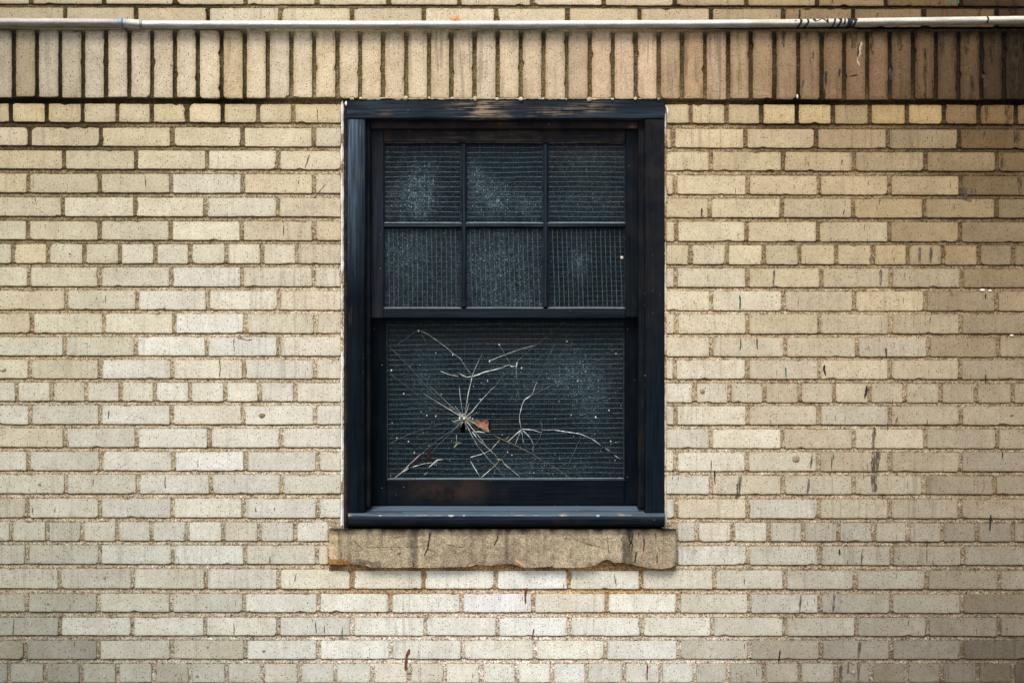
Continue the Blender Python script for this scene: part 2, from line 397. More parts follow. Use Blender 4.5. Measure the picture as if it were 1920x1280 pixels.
MC = np.array([  # mortar colours, some lens corner darkening painted in here too
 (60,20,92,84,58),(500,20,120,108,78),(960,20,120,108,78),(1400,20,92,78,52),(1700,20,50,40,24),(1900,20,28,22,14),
 (20,54,40,34,24),(400,54,44,38,26),(960,54,52,46,30),(1400,54,34,28,18),(1700,54,20,16,10),(1900,54,12,10,8),  # joint below the pipe: soot and the pipe's shadow in the colour
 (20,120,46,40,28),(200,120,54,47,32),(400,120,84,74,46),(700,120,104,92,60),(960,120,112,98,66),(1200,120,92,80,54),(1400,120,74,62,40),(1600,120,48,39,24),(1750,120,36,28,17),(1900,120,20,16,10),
 (60,188,30,25,16),(400,188,44,38,22),(1500,188,34,27,17),(1900,188,20,16,10),  # shadow of the projecting soldiers painted into this joint
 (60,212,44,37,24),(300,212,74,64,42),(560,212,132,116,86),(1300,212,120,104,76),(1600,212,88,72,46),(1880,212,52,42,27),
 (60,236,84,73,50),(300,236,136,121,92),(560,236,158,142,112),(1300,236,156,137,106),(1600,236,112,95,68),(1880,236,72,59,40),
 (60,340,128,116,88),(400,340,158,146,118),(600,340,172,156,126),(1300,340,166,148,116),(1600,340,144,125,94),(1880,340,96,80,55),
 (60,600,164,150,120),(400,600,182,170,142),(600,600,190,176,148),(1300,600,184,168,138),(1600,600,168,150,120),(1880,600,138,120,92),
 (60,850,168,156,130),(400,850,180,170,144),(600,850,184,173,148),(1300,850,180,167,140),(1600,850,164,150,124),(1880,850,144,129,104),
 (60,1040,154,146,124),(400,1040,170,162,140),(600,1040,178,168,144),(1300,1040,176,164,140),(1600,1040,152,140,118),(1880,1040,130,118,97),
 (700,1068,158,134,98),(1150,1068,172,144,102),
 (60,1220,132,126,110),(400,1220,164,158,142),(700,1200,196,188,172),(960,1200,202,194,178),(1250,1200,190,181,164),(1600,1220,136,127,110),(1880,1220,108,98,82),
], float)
def shepard(T, x, y, p=3.2):
    x = np.asarray(x, float)[..., None]; y = np.asarray(y, float)[..., None]
    d2 = ((x - T[:, 0]) * 0.55) ** 2 + (y - T[:, 1]) ** 2 + 120.0
    wgt = d2 ** (-p / 2)
    wgt /= wgt.sum(-1, keepdims=True)
    return wgt @ T[:, 2:5]

# ------------------------------------------------------------------ THE WALL
wall = thing('brick_wall', 'weathered buff brick wall with soldier course, sooty at upper right, around the black window', 'wall', (0, 0, 0), kind='thing')

def brick(m, x0, x1, yt0, yb0, yt1, yb1, yf, base, edge=0.75, inset=5.0, top_soot_shade=1.0):
    """one brick: rounded, slightly ragged outline; rings: back, arris, face edge, inner face"""
    cx, cy = (x0 + x1) / 2, (yt0 + yb0 + yt1 + yb1) / 4
    wd, ht = x1 - x0, (yb0 - yt0)
    rs = [max(1.2, rng.gauss(2.6, 1.0)) for _ in range(4)]
    for i in range(4):
        if rng.random() < 0.10: rs[i] = rng.uniform(5, 10)
    rs = [min(r, min(wd, ht) * 0.4) for r in rs]
    jitx, jity = rng.random()*100, rng.random()*100
    def outline(ins):
        pts = []
        cor = [(x0, yt0), (x1, yt1), (x1, yb1), (x0, yb0)]
        sg = [(1, 1), (-1, 1), (-1, -1), (1, -1)]
        st = [(180, 270), (270, 360), (0, 90), (90, 180)]
        for k in range(4):
            (px, py), (sx, sy), (a0, a1) = cor[k], sg[k], st[k]
            r = max(0.3, rs[k] - ins * 0.4)
            qx, qy = px + sx * (ins + r), py + sy * (ins + r)
            for j in range(4):
                a = math.radians(a0 + (a1 - a0) * j / 3)
                pts.append((qx + r*math.cos(a), qy + r*math.sin(a)))
            # straight side to next corner
            (nx, ny), (tx, ty) = cor[(k+1) % 4], sg[(k+1) % 4]
            r2 = max(0.3, rs[(k+1) % 4] - ins * 0.4)
            if k == 0: ex, ey = nx + tx*(ins + r2), ny + ty*ins
            elif k == 1: ex, ey = nx + tx*ins, ny + ty*(ins + r2)
            elif k == 2: ex, ey = nx + tx*(ins + r2), ny + ty*ins
            else: ex, ey = nx + tx*ins, ny + ty*(ins + r2)
            sx0, sy0 = pts[-1]
            L = (wd if k in (0, 2) else ht)
            n = max(2, int(L / 9))
            for j in range(1, n):
                t = j / n
                pts.append((sx0 + (ex - sx0)*t, sy0 + (ey - sy0)*t))
        return pts
    O = outline(0.0)
    js = [((rng.random()-.5)*0.9, (rng.random()-.5)*0.9) for _ in O]
    for i in range(len(O)):            # small spalls along the arris
        if rng.random() < 0.025: 
            vx, vy = cx - O[i][0], cy - O[i][1]
            if abs(vy) / ht > abs(vx) / wd: vx = 0
            else: vy = 0
            l = math.hypot(vx, vy) or 1; s_ = rng.uniform(1.5, 3.2); js[i] = (vx/l*s_, vy/l*s_)
    tx, tz = (rng.random()-.5)*0.0007, (rng.random()-.5)*0.0007
    dy = (rng.random()-.5)*0.0008
    rings = []
    for ins, dep, kj in ((0.0, 0.040, 1), (0.0, 0.0016, 1), (0.9, 0.0003, 0.9), (inset, 0.0, 0.15)):
        R = outline(ins); ring = []
        for (px, py), (jx, jy) in zip(R, js):
            yy = yf + dep + dy + tx*(px-cx)/wd*2 + tz*(py-cy)/ht*2
            ring.append(((px + jx*kj - 960)*S, yy, ZC + (640 - py - jy*kj)*S))
        rings.append(ring)
    n = len(O); vs = [p for r in rings for p in r]
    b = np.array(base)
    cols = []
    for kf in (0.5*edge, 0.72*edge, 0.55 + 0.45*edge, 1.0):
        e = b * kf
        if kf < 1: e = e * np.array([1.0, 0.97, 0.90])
        if top_soot_shade < 1 and kf < 1: cols += [tuple(e * (top_soot_shade if p[2] > ZC + (640 - yt0 - 12)*S else 1.0)) for p in rings[0]]  # soot and pipe shadow painted on the top edge
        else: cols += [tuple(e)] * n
    fs = []
    for r in range(3):
        for i in range(n):
            j = (i + 1) % n
            fs.append((r*n + i, r*n + j, (r+1)*n + j, (r+1)*n + i))
    fs.append(tuple(range(3*n, 4*n)))
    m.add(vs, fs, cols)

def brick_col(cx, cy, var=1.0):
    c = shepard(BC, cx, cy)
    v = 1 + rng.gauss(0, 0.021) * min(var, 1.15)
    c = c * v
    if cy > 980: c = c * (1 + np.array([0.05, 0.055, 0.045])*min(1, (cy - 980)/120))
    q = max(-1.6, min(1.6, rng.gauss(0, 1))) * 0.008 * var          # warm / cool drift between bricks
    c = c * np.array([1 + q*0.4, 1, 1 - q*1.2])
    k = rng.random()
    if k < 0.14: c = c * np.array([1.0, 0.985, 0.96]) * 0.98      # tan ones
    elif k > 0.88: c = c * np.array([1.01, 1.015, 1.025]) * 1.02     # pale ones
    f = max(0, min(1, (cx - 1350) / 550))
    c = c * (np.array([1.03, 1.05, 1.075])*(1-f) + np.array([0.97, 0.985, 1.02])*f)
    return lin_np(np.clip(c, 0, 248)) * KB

WIN = (640.5, 1248.5, 187, 992)       # opening in the brickwork
SIL = (616.5, 1269.5)
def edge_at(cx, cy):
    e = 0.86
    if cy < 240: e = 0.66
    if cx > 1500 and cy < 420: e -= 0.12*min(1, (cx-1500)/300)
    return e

mb = MB()
JW = 7.6
def fill(row_t, row_b, joints, xa, xb, capL=False, capR=False, jw=JW):
    """bricks between the joints from xa to xb; row_t/row_b = (value at 330, at 1580)"""
    js = sorted(j for j in joints if xa + 3 < j < xb - 3)
    edges = [None] + js + [None]
    for a, b in zip(edges[:-1], edges[1:]):
        x0 = xa if a is None else a + jw/2 + rng.uniform(-.6, .6)
        x1 = xb if b is None else b - jw/2 + rng.uniform(-.6, .6)
        if x1 - x0 < 5: continue
        o1, o2 = rng.uniform(-.5, .5), rng.uniform(-.5, .5)
        yt0, yt1 = lerp_y(*row_t, x0) + o1, lerp_y(*row_t, x1) + o2
        yb0, yb1 = lerp_y(*row_b, x0) + o1, lerp_y(*row_b, x1) + o2
        cx, cy = (x0 + x1)/2, (yt0 + yb0)/2
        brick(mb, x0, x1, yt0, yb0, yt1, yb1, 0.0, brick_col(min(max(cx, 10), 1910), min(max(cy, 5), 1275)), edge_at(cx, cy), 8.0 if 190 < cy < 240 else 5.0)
def extend(js, pitch):
    js = list(js)
    while js[0] > XL: js.insert(0, js[0] - pitch + rng.uniform(-1, 1))
    while js[-1] < XR: js.append(js[-1] + pitch + rng.uniform(-1, 1))
    return js
for (a, b), (c, d), jl, jr, kind in ROWS:
    pitch = 66.8 if kind in (1, 2) else 133.6
    if jr is None:
        fill((a, c), (b, d), extend(jl, pitch), XL, XR)
    else:
        L = list(jl)
        while L[0] > XL: L.insert(0, L[0] - pitch)
        R = list(jr)
        while R[-1] < XR: R.append(R[-1] + pitch)
        xl, xr = (SIL if kind in (2, 3) else WIN[:2])
        fill((a, c), (b, d), L, XL, xl - 1.5)
        fill((a, c), (b, d), R, xr + 1.5, XR)
# courses that continue above and below the picture
def more_rows(y0, step, n, start):
    for i in range(n):
        y = y0 + step * i
        hd = (start + i) % 6 == 0
        pitch = 66.8 if hd else 133.6
        off = rng.uniform(-4, 4) + (66.8 if (start + i) % 2 else 0)
        fill((y, y + 1), (y + 35, y + 36), extend([off], pitch), XL, XR)
more_rows(-71, -43.6, 34, 3)
more_rows(1287.5, 43.6, 10, 1)
brickwork = mb.build('brickwork', M_BRICK, wall)
tag(brickwork, 'buff bricks laid flat with a header course every sixth row')

# soldier course, standing proud of the face
mb = MB()
js = extend(SOLD, 43.0)
for a, b in zip(js[:-1], js[1:]):
    x0, x1 = a + 3.6 + rng.uniform(-.5, .5), b - 3.6 + rng.uniform(-.5, .5)
    o = rng.uniform(-1.2, 1.2)
    yt, yb = lerp_y(58.5, 60.5, x0) + o, lerp_y(184.5, 188, x0) + o
    cx = (x0 + x1)/2
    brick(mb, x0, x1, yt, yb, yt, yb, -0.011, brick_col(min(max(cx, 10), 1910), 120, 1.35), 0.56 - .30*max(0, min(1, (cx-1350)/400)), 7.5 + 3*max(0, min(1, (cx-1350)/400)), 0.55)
soldier = mb.build('soldier_course', M_SOOTY, wall)
tag(soldier, 'projecting band of upright buff bricks under the pipe')

# mortar: relief sheet over the part of the wall in view, struck back under every course
def mortar_sheet():
    x = np.arange(-190, 2111, 2.6); y = np.arange(-240, 1521, 1.55)
    XX, YY = np.meshgrid(x, y)
    prof_y = []; prof_d = []
    def sl(v, w_): return v, w_
    rows = [(a, b, c - a, d - b) for (a, b), (c, d), *_ in ROWS]
    prof = []     # (y at x=330, depth, slope)
    prof.append((-300, 3.5, 0))
    prev_b = None
    allr = [(r[0], r[1]) for r in rows[:2]] + [(58.5, 184.5)] + [(r[0], r[1]) for r in rows[2:]]
    for i, (t_, b_) in enumerate(allr):
        if i > 0:
            pb = allr[i-1][1]
            prof += [(pb, 7.5, 0), (pb + (t_-pb)*0.30, 4.6, 0), (pb + (t_-pb)*0.62, 2.0, 0), (t_ - 2.0, 1.2, 0), (t_ - 0.2, 3.0, 0)]
        prof += [(t_ + 1.5, 2.7, 0), (b_ - 1.5, 3.0, 0)]
    prof.append((allr[-1][1] + 9, 3.5, 0)); prof.append((2000, 3.5, 0))
    prof.sort()
    py_, pd_ = np.array([p[0] for p in prof]), np.array([p[1] for p in prof])
    dl = np.interp(YY, [0, 60, 240, 460, 700, 1100, 1280], [4, 2.2, 3, 2.0, 1.0, 1.5, 0]) 
    yl = YY - dl * (XX - 330) / 1250.0
    dep = np.interp(yl, py_, pd_)
    bed = dep < 3.9
    dep = np.where((yl > 57) & (yl < 185.5), 3.6 - 8.0, dep)      # joints between soldiers sit forward with them
    dep = np.where((yl >= 185.5) & (yl < 195), 7.0, dep)
    dep = dep + (vnoise(XX/3.1, YY/2.6, 1) - .5) * 2.2 + (vnoise(XX/9, YY/7, 2) - .5) * 1.8 + (vnoise(XX/40, YY/30, 3)-.5)*1.5
    dep = np.maximum(dep, np.where((yl > 57) & (yl < 185.5), -8.5, 0.4))
    V = np.empty((XX.size, 3)); V[:, 0] = ((XX - 960) * S).ravel(); V[:, 1] = (dep * 0.001).ravel(); V[:, 2] = (ZC + (640 - YY) * S).ravel()
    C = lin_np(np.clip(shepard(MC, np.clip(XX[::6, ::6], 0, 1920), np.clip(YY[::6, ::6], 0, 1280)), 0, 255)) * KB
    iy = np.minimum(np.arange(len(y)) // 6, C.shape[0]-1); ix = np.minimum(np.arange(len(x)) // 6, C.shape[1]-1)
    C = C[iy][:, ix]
    # brown tinge and brick shadow painted into the upper part of bed joints
    brown_shade = np.clip((dep - 1.5) / 5.0, 0, 1)[..., None]
    C = C * np.array([1.30, 1.30, 1.37]) * (1 - brown_shade * np.array([0.44, 0.50, 0.58]))
    H, W = XX.shape
    a = (np.arange(H-1)[:, None] * W + np.arange(W-1)[None, :])
    xm, ym = (XX[:-1, :-1] + 1.3), (YY[:-1, :-1] + .8)
    hole = ((xm > 645) & (xm < 1245) & (ym > 189) & (ym < 1003)) | ((xm > 625) & (xm < 1262) & (ym > 1000) & (ym < 1055))
    q = np.stack([a, a + W, a + W + 1, a + 1], -1)[~hole]
    nf = len(q)
    me = bpy.data.meshes.new('mortar')
    me.vertices.add(len(V)); me.vertices.foreach_set('co', V.ravel())
    me.loops.add(nf*4); me.loops.foreach_set('vertex_index', q.ravel().astype(np.int32))
    me.polygons.add(nf); me.polygons.foreach_set('loop_start', np.arange(0, nf*4, 4, dtype=np.int32))
    me.polygons.foreach_set('loop_total', np.full(nf, 4, np.int32))
    me.update(calc_edges=True)
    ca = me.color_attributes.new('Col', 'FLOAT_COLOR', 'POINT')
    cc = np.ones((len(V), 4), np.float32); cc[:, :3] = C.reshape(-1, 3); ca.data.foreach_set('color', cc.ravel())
    me.materials.append(M_MORTAR)
    o = bpy.data.objects.new('mortar', me); COL.objects.link(o); o.parent = wall
mortar_sheet()

# solid core of the wall behind it, open at the window
mb = MB()
x0, x1 = (XL-960)*S, (XR-960)*S; wl, wr = (642-960)*S, (1247-960)*S; zt, zb = ZC + (640-187)*S, ZC + (640-1000)*S
F, B = 0.010, 0.33
mc = tuple(L3(165, 150, 122, .8))
wbox(mb, (x0, F, -0.02), (wl, B, 4.6)); wbox(mb, (wr, F, -0.02), (x1, B, 4.6))
wbox(mb, (wl, F, zt), (wr, B, 4.6)); wbox(mb, (wl, F, -0.02), (wr, B, zb))
mb.build('wall_core', M_CORE, wall)

# mortar dabs and cream smears squeezed out over the window head
mb = MB()
def blob(m, px, py, r, y, col, sx=1.0, sz=1.0, dep=0.6):
    vs = []; fs = []
    for i in range(5):
        ph = math.pi/2 * i/4
        for j in range(10):
            a = 2*math.pi*j/10; rr = r*math.sin(ph)*(1 + (rng.random()-.5)*.35)
            vs.append(P(px + sx*rr*math.cos(a), py + sz*rr*math.sin(a), y - r*S*dep*math.cos(ph)))
    for i in range(4):
        for j in range(10):
            k = (j+1) % 10; fs.append((i*10+j, i*10+k, (i+1)*10+k, (i+1)*10+j))
    m.add(vs, fs, col, True)
for jx in SOLD:
    if 640 < jx < 1245:
        mb = MB(); blob(mb, jx + rng.uniform(-1.5, 1.5), 183.5 + (jx-640)*.004 + rng.uniform(-1, 1), rng.uniform(1.6, 3.6), -0.0115, L3(*rng.choice([(214, 204, 182), (196, 184, 158), (224, 216, 198)]), .8), rng.uniform(.9, 1.7), rng.uniform(.7, 1.3)); mb.build('mortar_dab', M_COLOR, wall)
mb = MB()
for (a, b_, ww) in ((655, 664, 4), (674, 722, 3.2), (735, 764, 3), (764, 800, 1.8), (806, 845, 1.6), (850, 888, 2.0), (892, 930, 2.2), (936, 978, 2.6), (980, 1016, 1.8), (1022, 1060, 2.0), (1066, 1102, 1.6), (1104, 1150, 2.4), (1196, 1230, 1.2)):
    n = 8; pts = [(a + (b_-a)*i/n, 186.2 - (0.8 if a > 700 else 1.6) + rng.uniform(-.7, .7)) for i in range(n+1)]
    mb = MB(); stroke(mb, pts, ww*1.2, y=-0.0105, th=0.002, col=L3(216, 202, 166, .8), jit=.6); mb.build('mortar_smear', M_COLOR, wall)

# rusty bedding mortar left under the chipped stone sill
mb = MB()
xs = np.arange(617, 1271, 6.0)
vs = []; cols = []
for x_ in xs:
    for py_, yy in ((1046, 0.004), (1056, -0.001), (1063, -0.004), (1069.5, -0.001)):
        vs.append(P(x_, py_ + rng.uniform(-.5, .5), yy + rng.uniform(-.0012, .0012)))
        f = float(vnoise(x_/30, 2, 8)); cols.append(tuple(np.array(L3(184, 150, 104, .75)) * (0.40 + 0.9*f)))
n = len(xs); fs = [(i*4+j, i*4+j+1, i*4+j+5, i*4+j+4) for i in range(n-1) for j in range(3)]
mb.add(vs, fs, cols); mb.build('bedding_mortar', M_MORTAR, wall)

# ---- paint drips, marks, cracks on the wall (each its own small piece)
BLK = L3(24, 24, 26); TEAL = L3(28, 92, 88); RED = L3(112, 62, 46, .9); GRY = L3(120, 110, 96, .8); DRK = L3(64, 54, 44, .8); WHT = L3(235, 232, 222, .85)
DRIPS = [
 ([(1387,553),(1388,566),(1387,583)],2.6,TEAL),([(1473,688),(1474,708)],2,TEAL),([(1681,784),(1680,795)],2,TEAL),([(1563,851),(1563,861)],1.8,TEAL),
 ([(1784,0),(1785,12)],3,TEAL),([(1797,0),(1797,8)],3,TEAL),([(1534,246),(1533,258)],1.6,TEAL),
 ([(1661,652),(1662,669)],2.6,BLK),([(1546,684),(1545,692),(1548,703)],3.6,BLK),([(1625,723),(1624,735),(1621,746)],3.4,BLK),
 ([(1574,1029),(1574,1040)],3.4,BLK),([(1340,881),(1340,895),(1341,908)],2.2,BLK),([(1858,964),(1857,980),(1856,995)],2.6,BLK),
 ([(1880,847),(1880,859)],2.4,BLK),([(1463,1218),(1461,1232),(1460,1244)],2.2,BLK),([(1389,634),(1389,648),(1387,656)],1.8,BLK),([(1419,633),(1420,655)],1.8,BLK),
 ([(1579,299),(1578,308)],2.4,BLK),([(1335,286),(1335,297)],1.8,BLK),([(1472,287),(1472,295)],2,BLK),([(1583,393),(1581,402)],2.2,BLK),([(1628,341),(1628,346)],2,BLK),
 ([(1316,390),(1315,407)],2,BLK),([(1848,550),(1848,560)],2,BLK),([(1846,246),(1845,256)],2.4,BLK),([(1848,702),(1848,718)],2,BLK),
 ([(1549,134),(1548,146),(1549,158)],3.2,BLK),([(1546,168),(1546,186)],2.8,BLK),([(1575,129),(1573,144)],3,BLK),([(1553,60),(1551,69)],3,BLK),([(1547,60),(1545,66)],2.2,BLK),
 ([(1499,18),(1500,26),(1498,36)],3,BLK),([(1645,24),(1644,34)],1.8,BLK),([(1561,0),(1560,6)],3,BLK),
 ([(988,1101),(985,1110),(985,1131)],3.4,RED),([(1001,1178),(999,1190),(997,1199)],2.2,RED),([(768,1216),(763,1228),(761,1240),(760,1256)],4,RED),([(1214,1245),(1213,1275)],2.4,RED),
 ([(1261,893),(1262,900)],2.2,RED),([(1272,893),(1272,900)],1.6,RED),([(1334,863),(1333,884)],1.4,RED),
]
for pts, ww, c in DRIPS:
    y_ = -0.0022 if not (57 < pts[0][1] < 186) else -0.0135
    m_ = MB(); stroke(m_, pts, ww*1.2, ww*0.9, y=y_, col=c); m_.build('paint_drip', M_COLOR, wall)
# pale chip on the dark soldier
m_ = MB(); stroke(m_, [(1617,78),(1612,88),(1613,100),(1607,112),(1611,124)], 4, 2.5, y=-0.0125, col=L3(200,180,148,.8), jit=.7)
stroke(m_, [(1613,80),(1609,92),(1609,108)], 2, y=-0.0132, col=BLK, jit=.6); stroke(m_, [(1593,143),(1608,140)], 2, y=-0.0132, col=BLK); m_.build('chipped_patch', M_COLOR, wall)
# white droppings on a ledge
for q in ((1842, 544, 3.4, -0.001, WHT, 1.4, .8), (1856, 545, 3, -0.001, WHT, 1.2, .8), (1897, 629, 3, -0.001, WHT, 1.2, .7), (1495, 181, 3, -0.012, WHT, .6, 1.4)):
    m_ = MB(); blob(m_, *q); m_.build('white_splash', M_COLOR, wall)
# grey rubbed smudges
m_smudge, n_ = new_mat('grey_smudge'); t = NT(n_)
dif = t.node('ShaderNodeBsdfDiffuse'); dif.inputs[0].default_value = (*L3(92, 84, 76, .8), 1); tr = t.node('ShaderNodeBsdfTransparent')
mx = t.node('ShaderNodeMixShader'); t.link(t.ramp(t.noise(1, (260, 20, 40), detail=4), [(0.36, 0.0), (0.56, 0.85)]), mx.inputs[0])
t.link(tr.outputs[0], mx.inputs[1]); t.link(dif.outputs[0], mx.inputs[2]); o_ = t.node('ShaderNodeOutputMaterial'); t.link(mx.outputs[0], o_.inputs[0])
for pts, ww in [([(1643,845),(1640,884)],17),([(1638,890),(1640,922)],11),([(1388,892),(1382,935)],9),([(1725,463),(1724,492)],6),([(1746,463),(1745,492)],6),
                ([(1618,1028),(1615,1056)],4),([(1502,1114),(1499,1147)],4.5),([(1565,1112),(1562,1147)],5),([(1613,1202),(1609,1232)],6),([(1577,1245),(1576,1279)],6),([(1611,1240),(1609,1279)],5),
                ([(1525,97),(1524,110)],5),([(1507,150),(1504,166)],5),([(1640,800),(1637,842)],7),([(1652,505),(1651,535)],5),([(1805,350),(1810,372)],12),([(1822,352),(1823,366)],5),([(1806,372),(1822,376)],6),
                ([(1590,1240),(1590,1262)],4),([(1560,850),(1559,880)],3),([(1524,850),(1519,880)],4),([(1518,895),(1514,925)],4),([(1452,505),(1450,536)],4),([(1670,128),(1671,150)],8),([(1846,140),(1848,165)],9)]:
    m_ = MB(); stroke(m_, pts, ww, ww*.8, y=(-0.0020 if not 57 < pts[0][1] < 186 else -0.0128), th=0.0002, jit=.3); m_.build('grey_smudge', m_smudge, wall)
# black soot runs below the pipe at the sooty end
m_soot = m_smudge.copy(); m_soot.name = 'black_soot'
for nd in m_soot.node_tree.nodes:
    if nd.type == 'BSDF_DIFFUSE': nd.inputs[0].default_value = (.022, .016, .011, 1)
    if nd.type == 'VALTORGB': nd.color_ramp.elements[0].position = .40; nd.color_ramp.elements[1].position = .66; nd.color_ramp.elements[1].color = (.62, .62, .62, 1)
for x_, y0_, l_, w_ in ((1468,58,30,9),(1512,58,22,8),(1600,58,34,12),(1636,58,46,12),(1688,58,38,14),(1716,58,60,10),(1735,90,95,8),(1764,58,50,16),(1794,60,120,9),(1812,58,44,14),(1838,58,126,10),(1860,58,60,16),(1880,60,125,12),(1898,58,128,16),(1912,58,128,14),(1665,150,36,9),(1750,150,36,9),(1822,140,46,10)):
    m_ = MB(); stroke(m_, [(x_, y0_), (x_ + rng.uniform(-2, 2), y0_ + l_*.5), (x_ + rng.uniform(-2, 2), y0_ + l_)], w_*1.2, w_*.5, y=-0.0128, th=0.0002, jit=.35); m_.build('soot_streak', m_soot, wall)
for x_, y0_, l_, w_ in ((1850,196,34,9),(1890,196,36,12),(1905,240,34,12),(1880,285,32,8),(1912,330,34,10),(1870,0,10,12),(1900,0,48,16),(1835,14,34,9),(1760,0,10,8)):
    m_ = MB(); stroke(m_, [(x_, y0_), (x_ + rng.uniform(-2, 2), y0_ + l_)], w_*1.2, w_*.6, y=-0.0021, th=0.0002, jit=.35); m_.build('soot_streak', m_soot, wall)
# hairline cracks and flecks: nobody could count them
m_ = MB()
for pts in [[(197,553),(198,560),(197,567)],[(439,634),(438,645),(440,658)],[(411,674),(413,690),(411,706)],[(310,893),(309,905),(310,915)],[(26,1160),(25,1175),(24,1190)],[(438,1167),(439,1178),(438,1190)],
            [(175,897),(174,910)],[(371,862),(371,875)],[(479,949),(479,960)],[(515,950),(514,958)],[(506,1042),(506,1058)],[(204,768),(203,785)],[(555,1075),(552,1090)],[(442,1124),(442,1135)],[(272,328),(273,350)],
            [(445,633),(455,635),(463,638),(473,636)],[(595,205),(596,228)],[(532,422),(531,442)],[(610,345),(588,372)],[(580,290),(572,315)],[(585,120),(582,126)],[(1738,1010),(1738,1055)],[(1739,785),(1738,800)],
            [(104,950),(102,960)],[(60,950),(62,965)],[(104,1040),(110,1044)],[(90,1130),(94,1135)],[(660,60),(668,74)],[(1152,1075),(1153,1085),(1156,1098)],[(591,1165),(593,1185)],[(608,1172),(608,1186)],[(642,1175),(641,1190)]]:
    stroke(m_, pts, 1.2, y=-0.0016, th=0.0003, col=DRK, jit=.5)
for i in range(420):
    x_ = rng.uniform(0, 1920) if i % 3 == 0 else rng.triangular(1250, 1920, 1750); y_ = rng.uniform(240, 1278)
    if 610 < x_ < 1275 and y_ < 1075: continue
    l = rng.uniform(2, 13); cc = DRK if rng.random() < .8 else GRY
    stroke(m_, [(x_, y_), (x_ + rng.uniform(-1.5, 1.5), y_ + l)], rng.uniform(.7, 1.5), .5, y=-0.0016, th=0.0003, col=cc, jit=.5)
tag(m_.build('hairline_crack', M_COLOR, wall), kind='stuff')
# round lumps and pits on brick faces
for (x_, y_, r_, c) in [(491,779,6.5,(112,100,84)),(1493,860,8,(150,132,108)),(1317,733,8,(146,124,94)),(195,1082,4.5,(120,112,98)),(74,908,3.6,(120,112,98)),(131,476,2.6,(90,78,60)),(308,579,4,(90,78,60)),(387,1137,3,(120,112,98)),
                        (389,1213,3,(110,104,92)),(196,1268,4,(140,134,120)),(494,1220,3.5,(120,112,98)),(370,1267,3.5,(110,104,92)),(322,122,5,(126,110,82)),(1600,1260,7,(130,114,92)),(1897,778,4,(110,94,70)),(1812,1110,2.5,(60,54,48)),(90,1132,3,(90,84,74)),(5,693,7,(150,142,128))]:
    m_ = MB(); blob(m_, x_, y_, r_, -0.0006 if y_ > 190 else -0.011, L3(c[0]+44, c[1]+42, c[2]+38, .8), rng.uniform(.6, 1), rng.uniform(.5, .8), .3); m_.build('brick_lump', M_STONE, wall)

# ------------------------------------------------------------------ STONE SILL
sill = thing('stone_sill', 'chipped buff sandstone sill slab under the black window, drip stained', 'window sill', P(943, 1064, -0.02), kind='thing')
BOT = [(617,1057.5),(640,1058),(661,1056),(675,1058.5),(696,1063.7),(765,1063.7),(808,1063.7),(874,1062),(888,1058),(905,1059),(919,1060),(940,1057),(959,1056),(972,1060),(984,1063.7),(1007,1063.3),(1032,1061),(1039,1063.7),(1087,1063.7),(1105,1061.4),(1117,1058.4),(1131,1050),(1140,1048),(1152,1054),(1166,1054),(1184,1057),(1197,1060),(1216,1064.6),(1241,1066),(1259,1063),(1268.5,1058)]
mb = MB()
bx = [p[0] for p in BOT]; by = [p[1] for p in BOT]
xs = np.arange(617.5, 1269, 3.0); NR = 22
vs = []; cols = []; YF = -0.026
for x_ in xs:
    yb_ = float(np.interp(x_, bx, by)) + rng.uniform(-.5, .5)
    top = 991.5 + float(vnoise(x_/20, 1, 4))*1.5
    # back-top, front-top
    col = []
    vs.append(P(x_, 988, 0.03)); cols.append(L3(120, 104, 84, .6))
    for r in range(NR + 1):
        t_ = r / NR; py_ = top + (yb_ - top)*t_
        d = (float(vnoise(x_/14, py_/10, 9)) - .5)*0.0016 + (float(vnoise(x_/5, py_/4, 10)) - .5)*0.0010
        if t_ < .06: d += 0.002
        edge_d = min(x_ - 617.5, 1268.5 - x_)
        if edge_d < 6: d += 0.004*(1 - edge_d/6)**2
        if yb_ < 1062 and t_ > .9: d += 0.003*(t_-.9)*10
        vs.append(P(x_, py_, YF + d))
        c = np.array([180, 166, 141.])
        c = c*(0.93 + 0.16*float(vnoise(x_/60, py_/40, 12)))
        if x_ < 640: c = c*np.array([1.16, 1.13, 1.08])
        c = c*(1 - 0.72*max(0, 1 - (py_ - 992)/13)*(0.4 + 0.9*float(vnoise(x_/9, 3, 13))))     # black run-off stain along the top
        sx_ = float(vnoise(x_/13, 7, 14))
        if sx_ > .68: c = c*(1 - 0.5*(sx_-.68)/.32*(0.5+0.5*float(vnoise(x_/5, py_/16, 19))))
        if t_ > .80 + .1*float(vnoise(x_/6, 2, 16)) and x_ < 655: c = np.array([182, 136, 84.])*(0.8 + .4*float(vnoise(x_/4, py_/3, 15)))
        if t_ > .84 and 672 < x_ < 716: c = c*0.72
        cols.append(tuple(lin_np(c)*KB))
    vs.append(P(x_, yb_ + 0.2, 0.03)); cols.append(L3(92, 66, 38, .6))
R_ = NR + 3; fs = [(i*R_+j, i*R_+j+1, (i+1)*R_+j+1, (i+1)*R_+j) for i in range(len(xs)-1) for j in range(R_-1)]
fs.append(tuple(range(R_))[::-1]); fs.append(tuple((len(xs)-1)*R_ + j for j in range(R_)))
mb.add(vs, fs, [tuple(c) for c in cols])
mb.build('sill_block', M_STONE, sill)
PK = L3(214, 176, 138, .85)
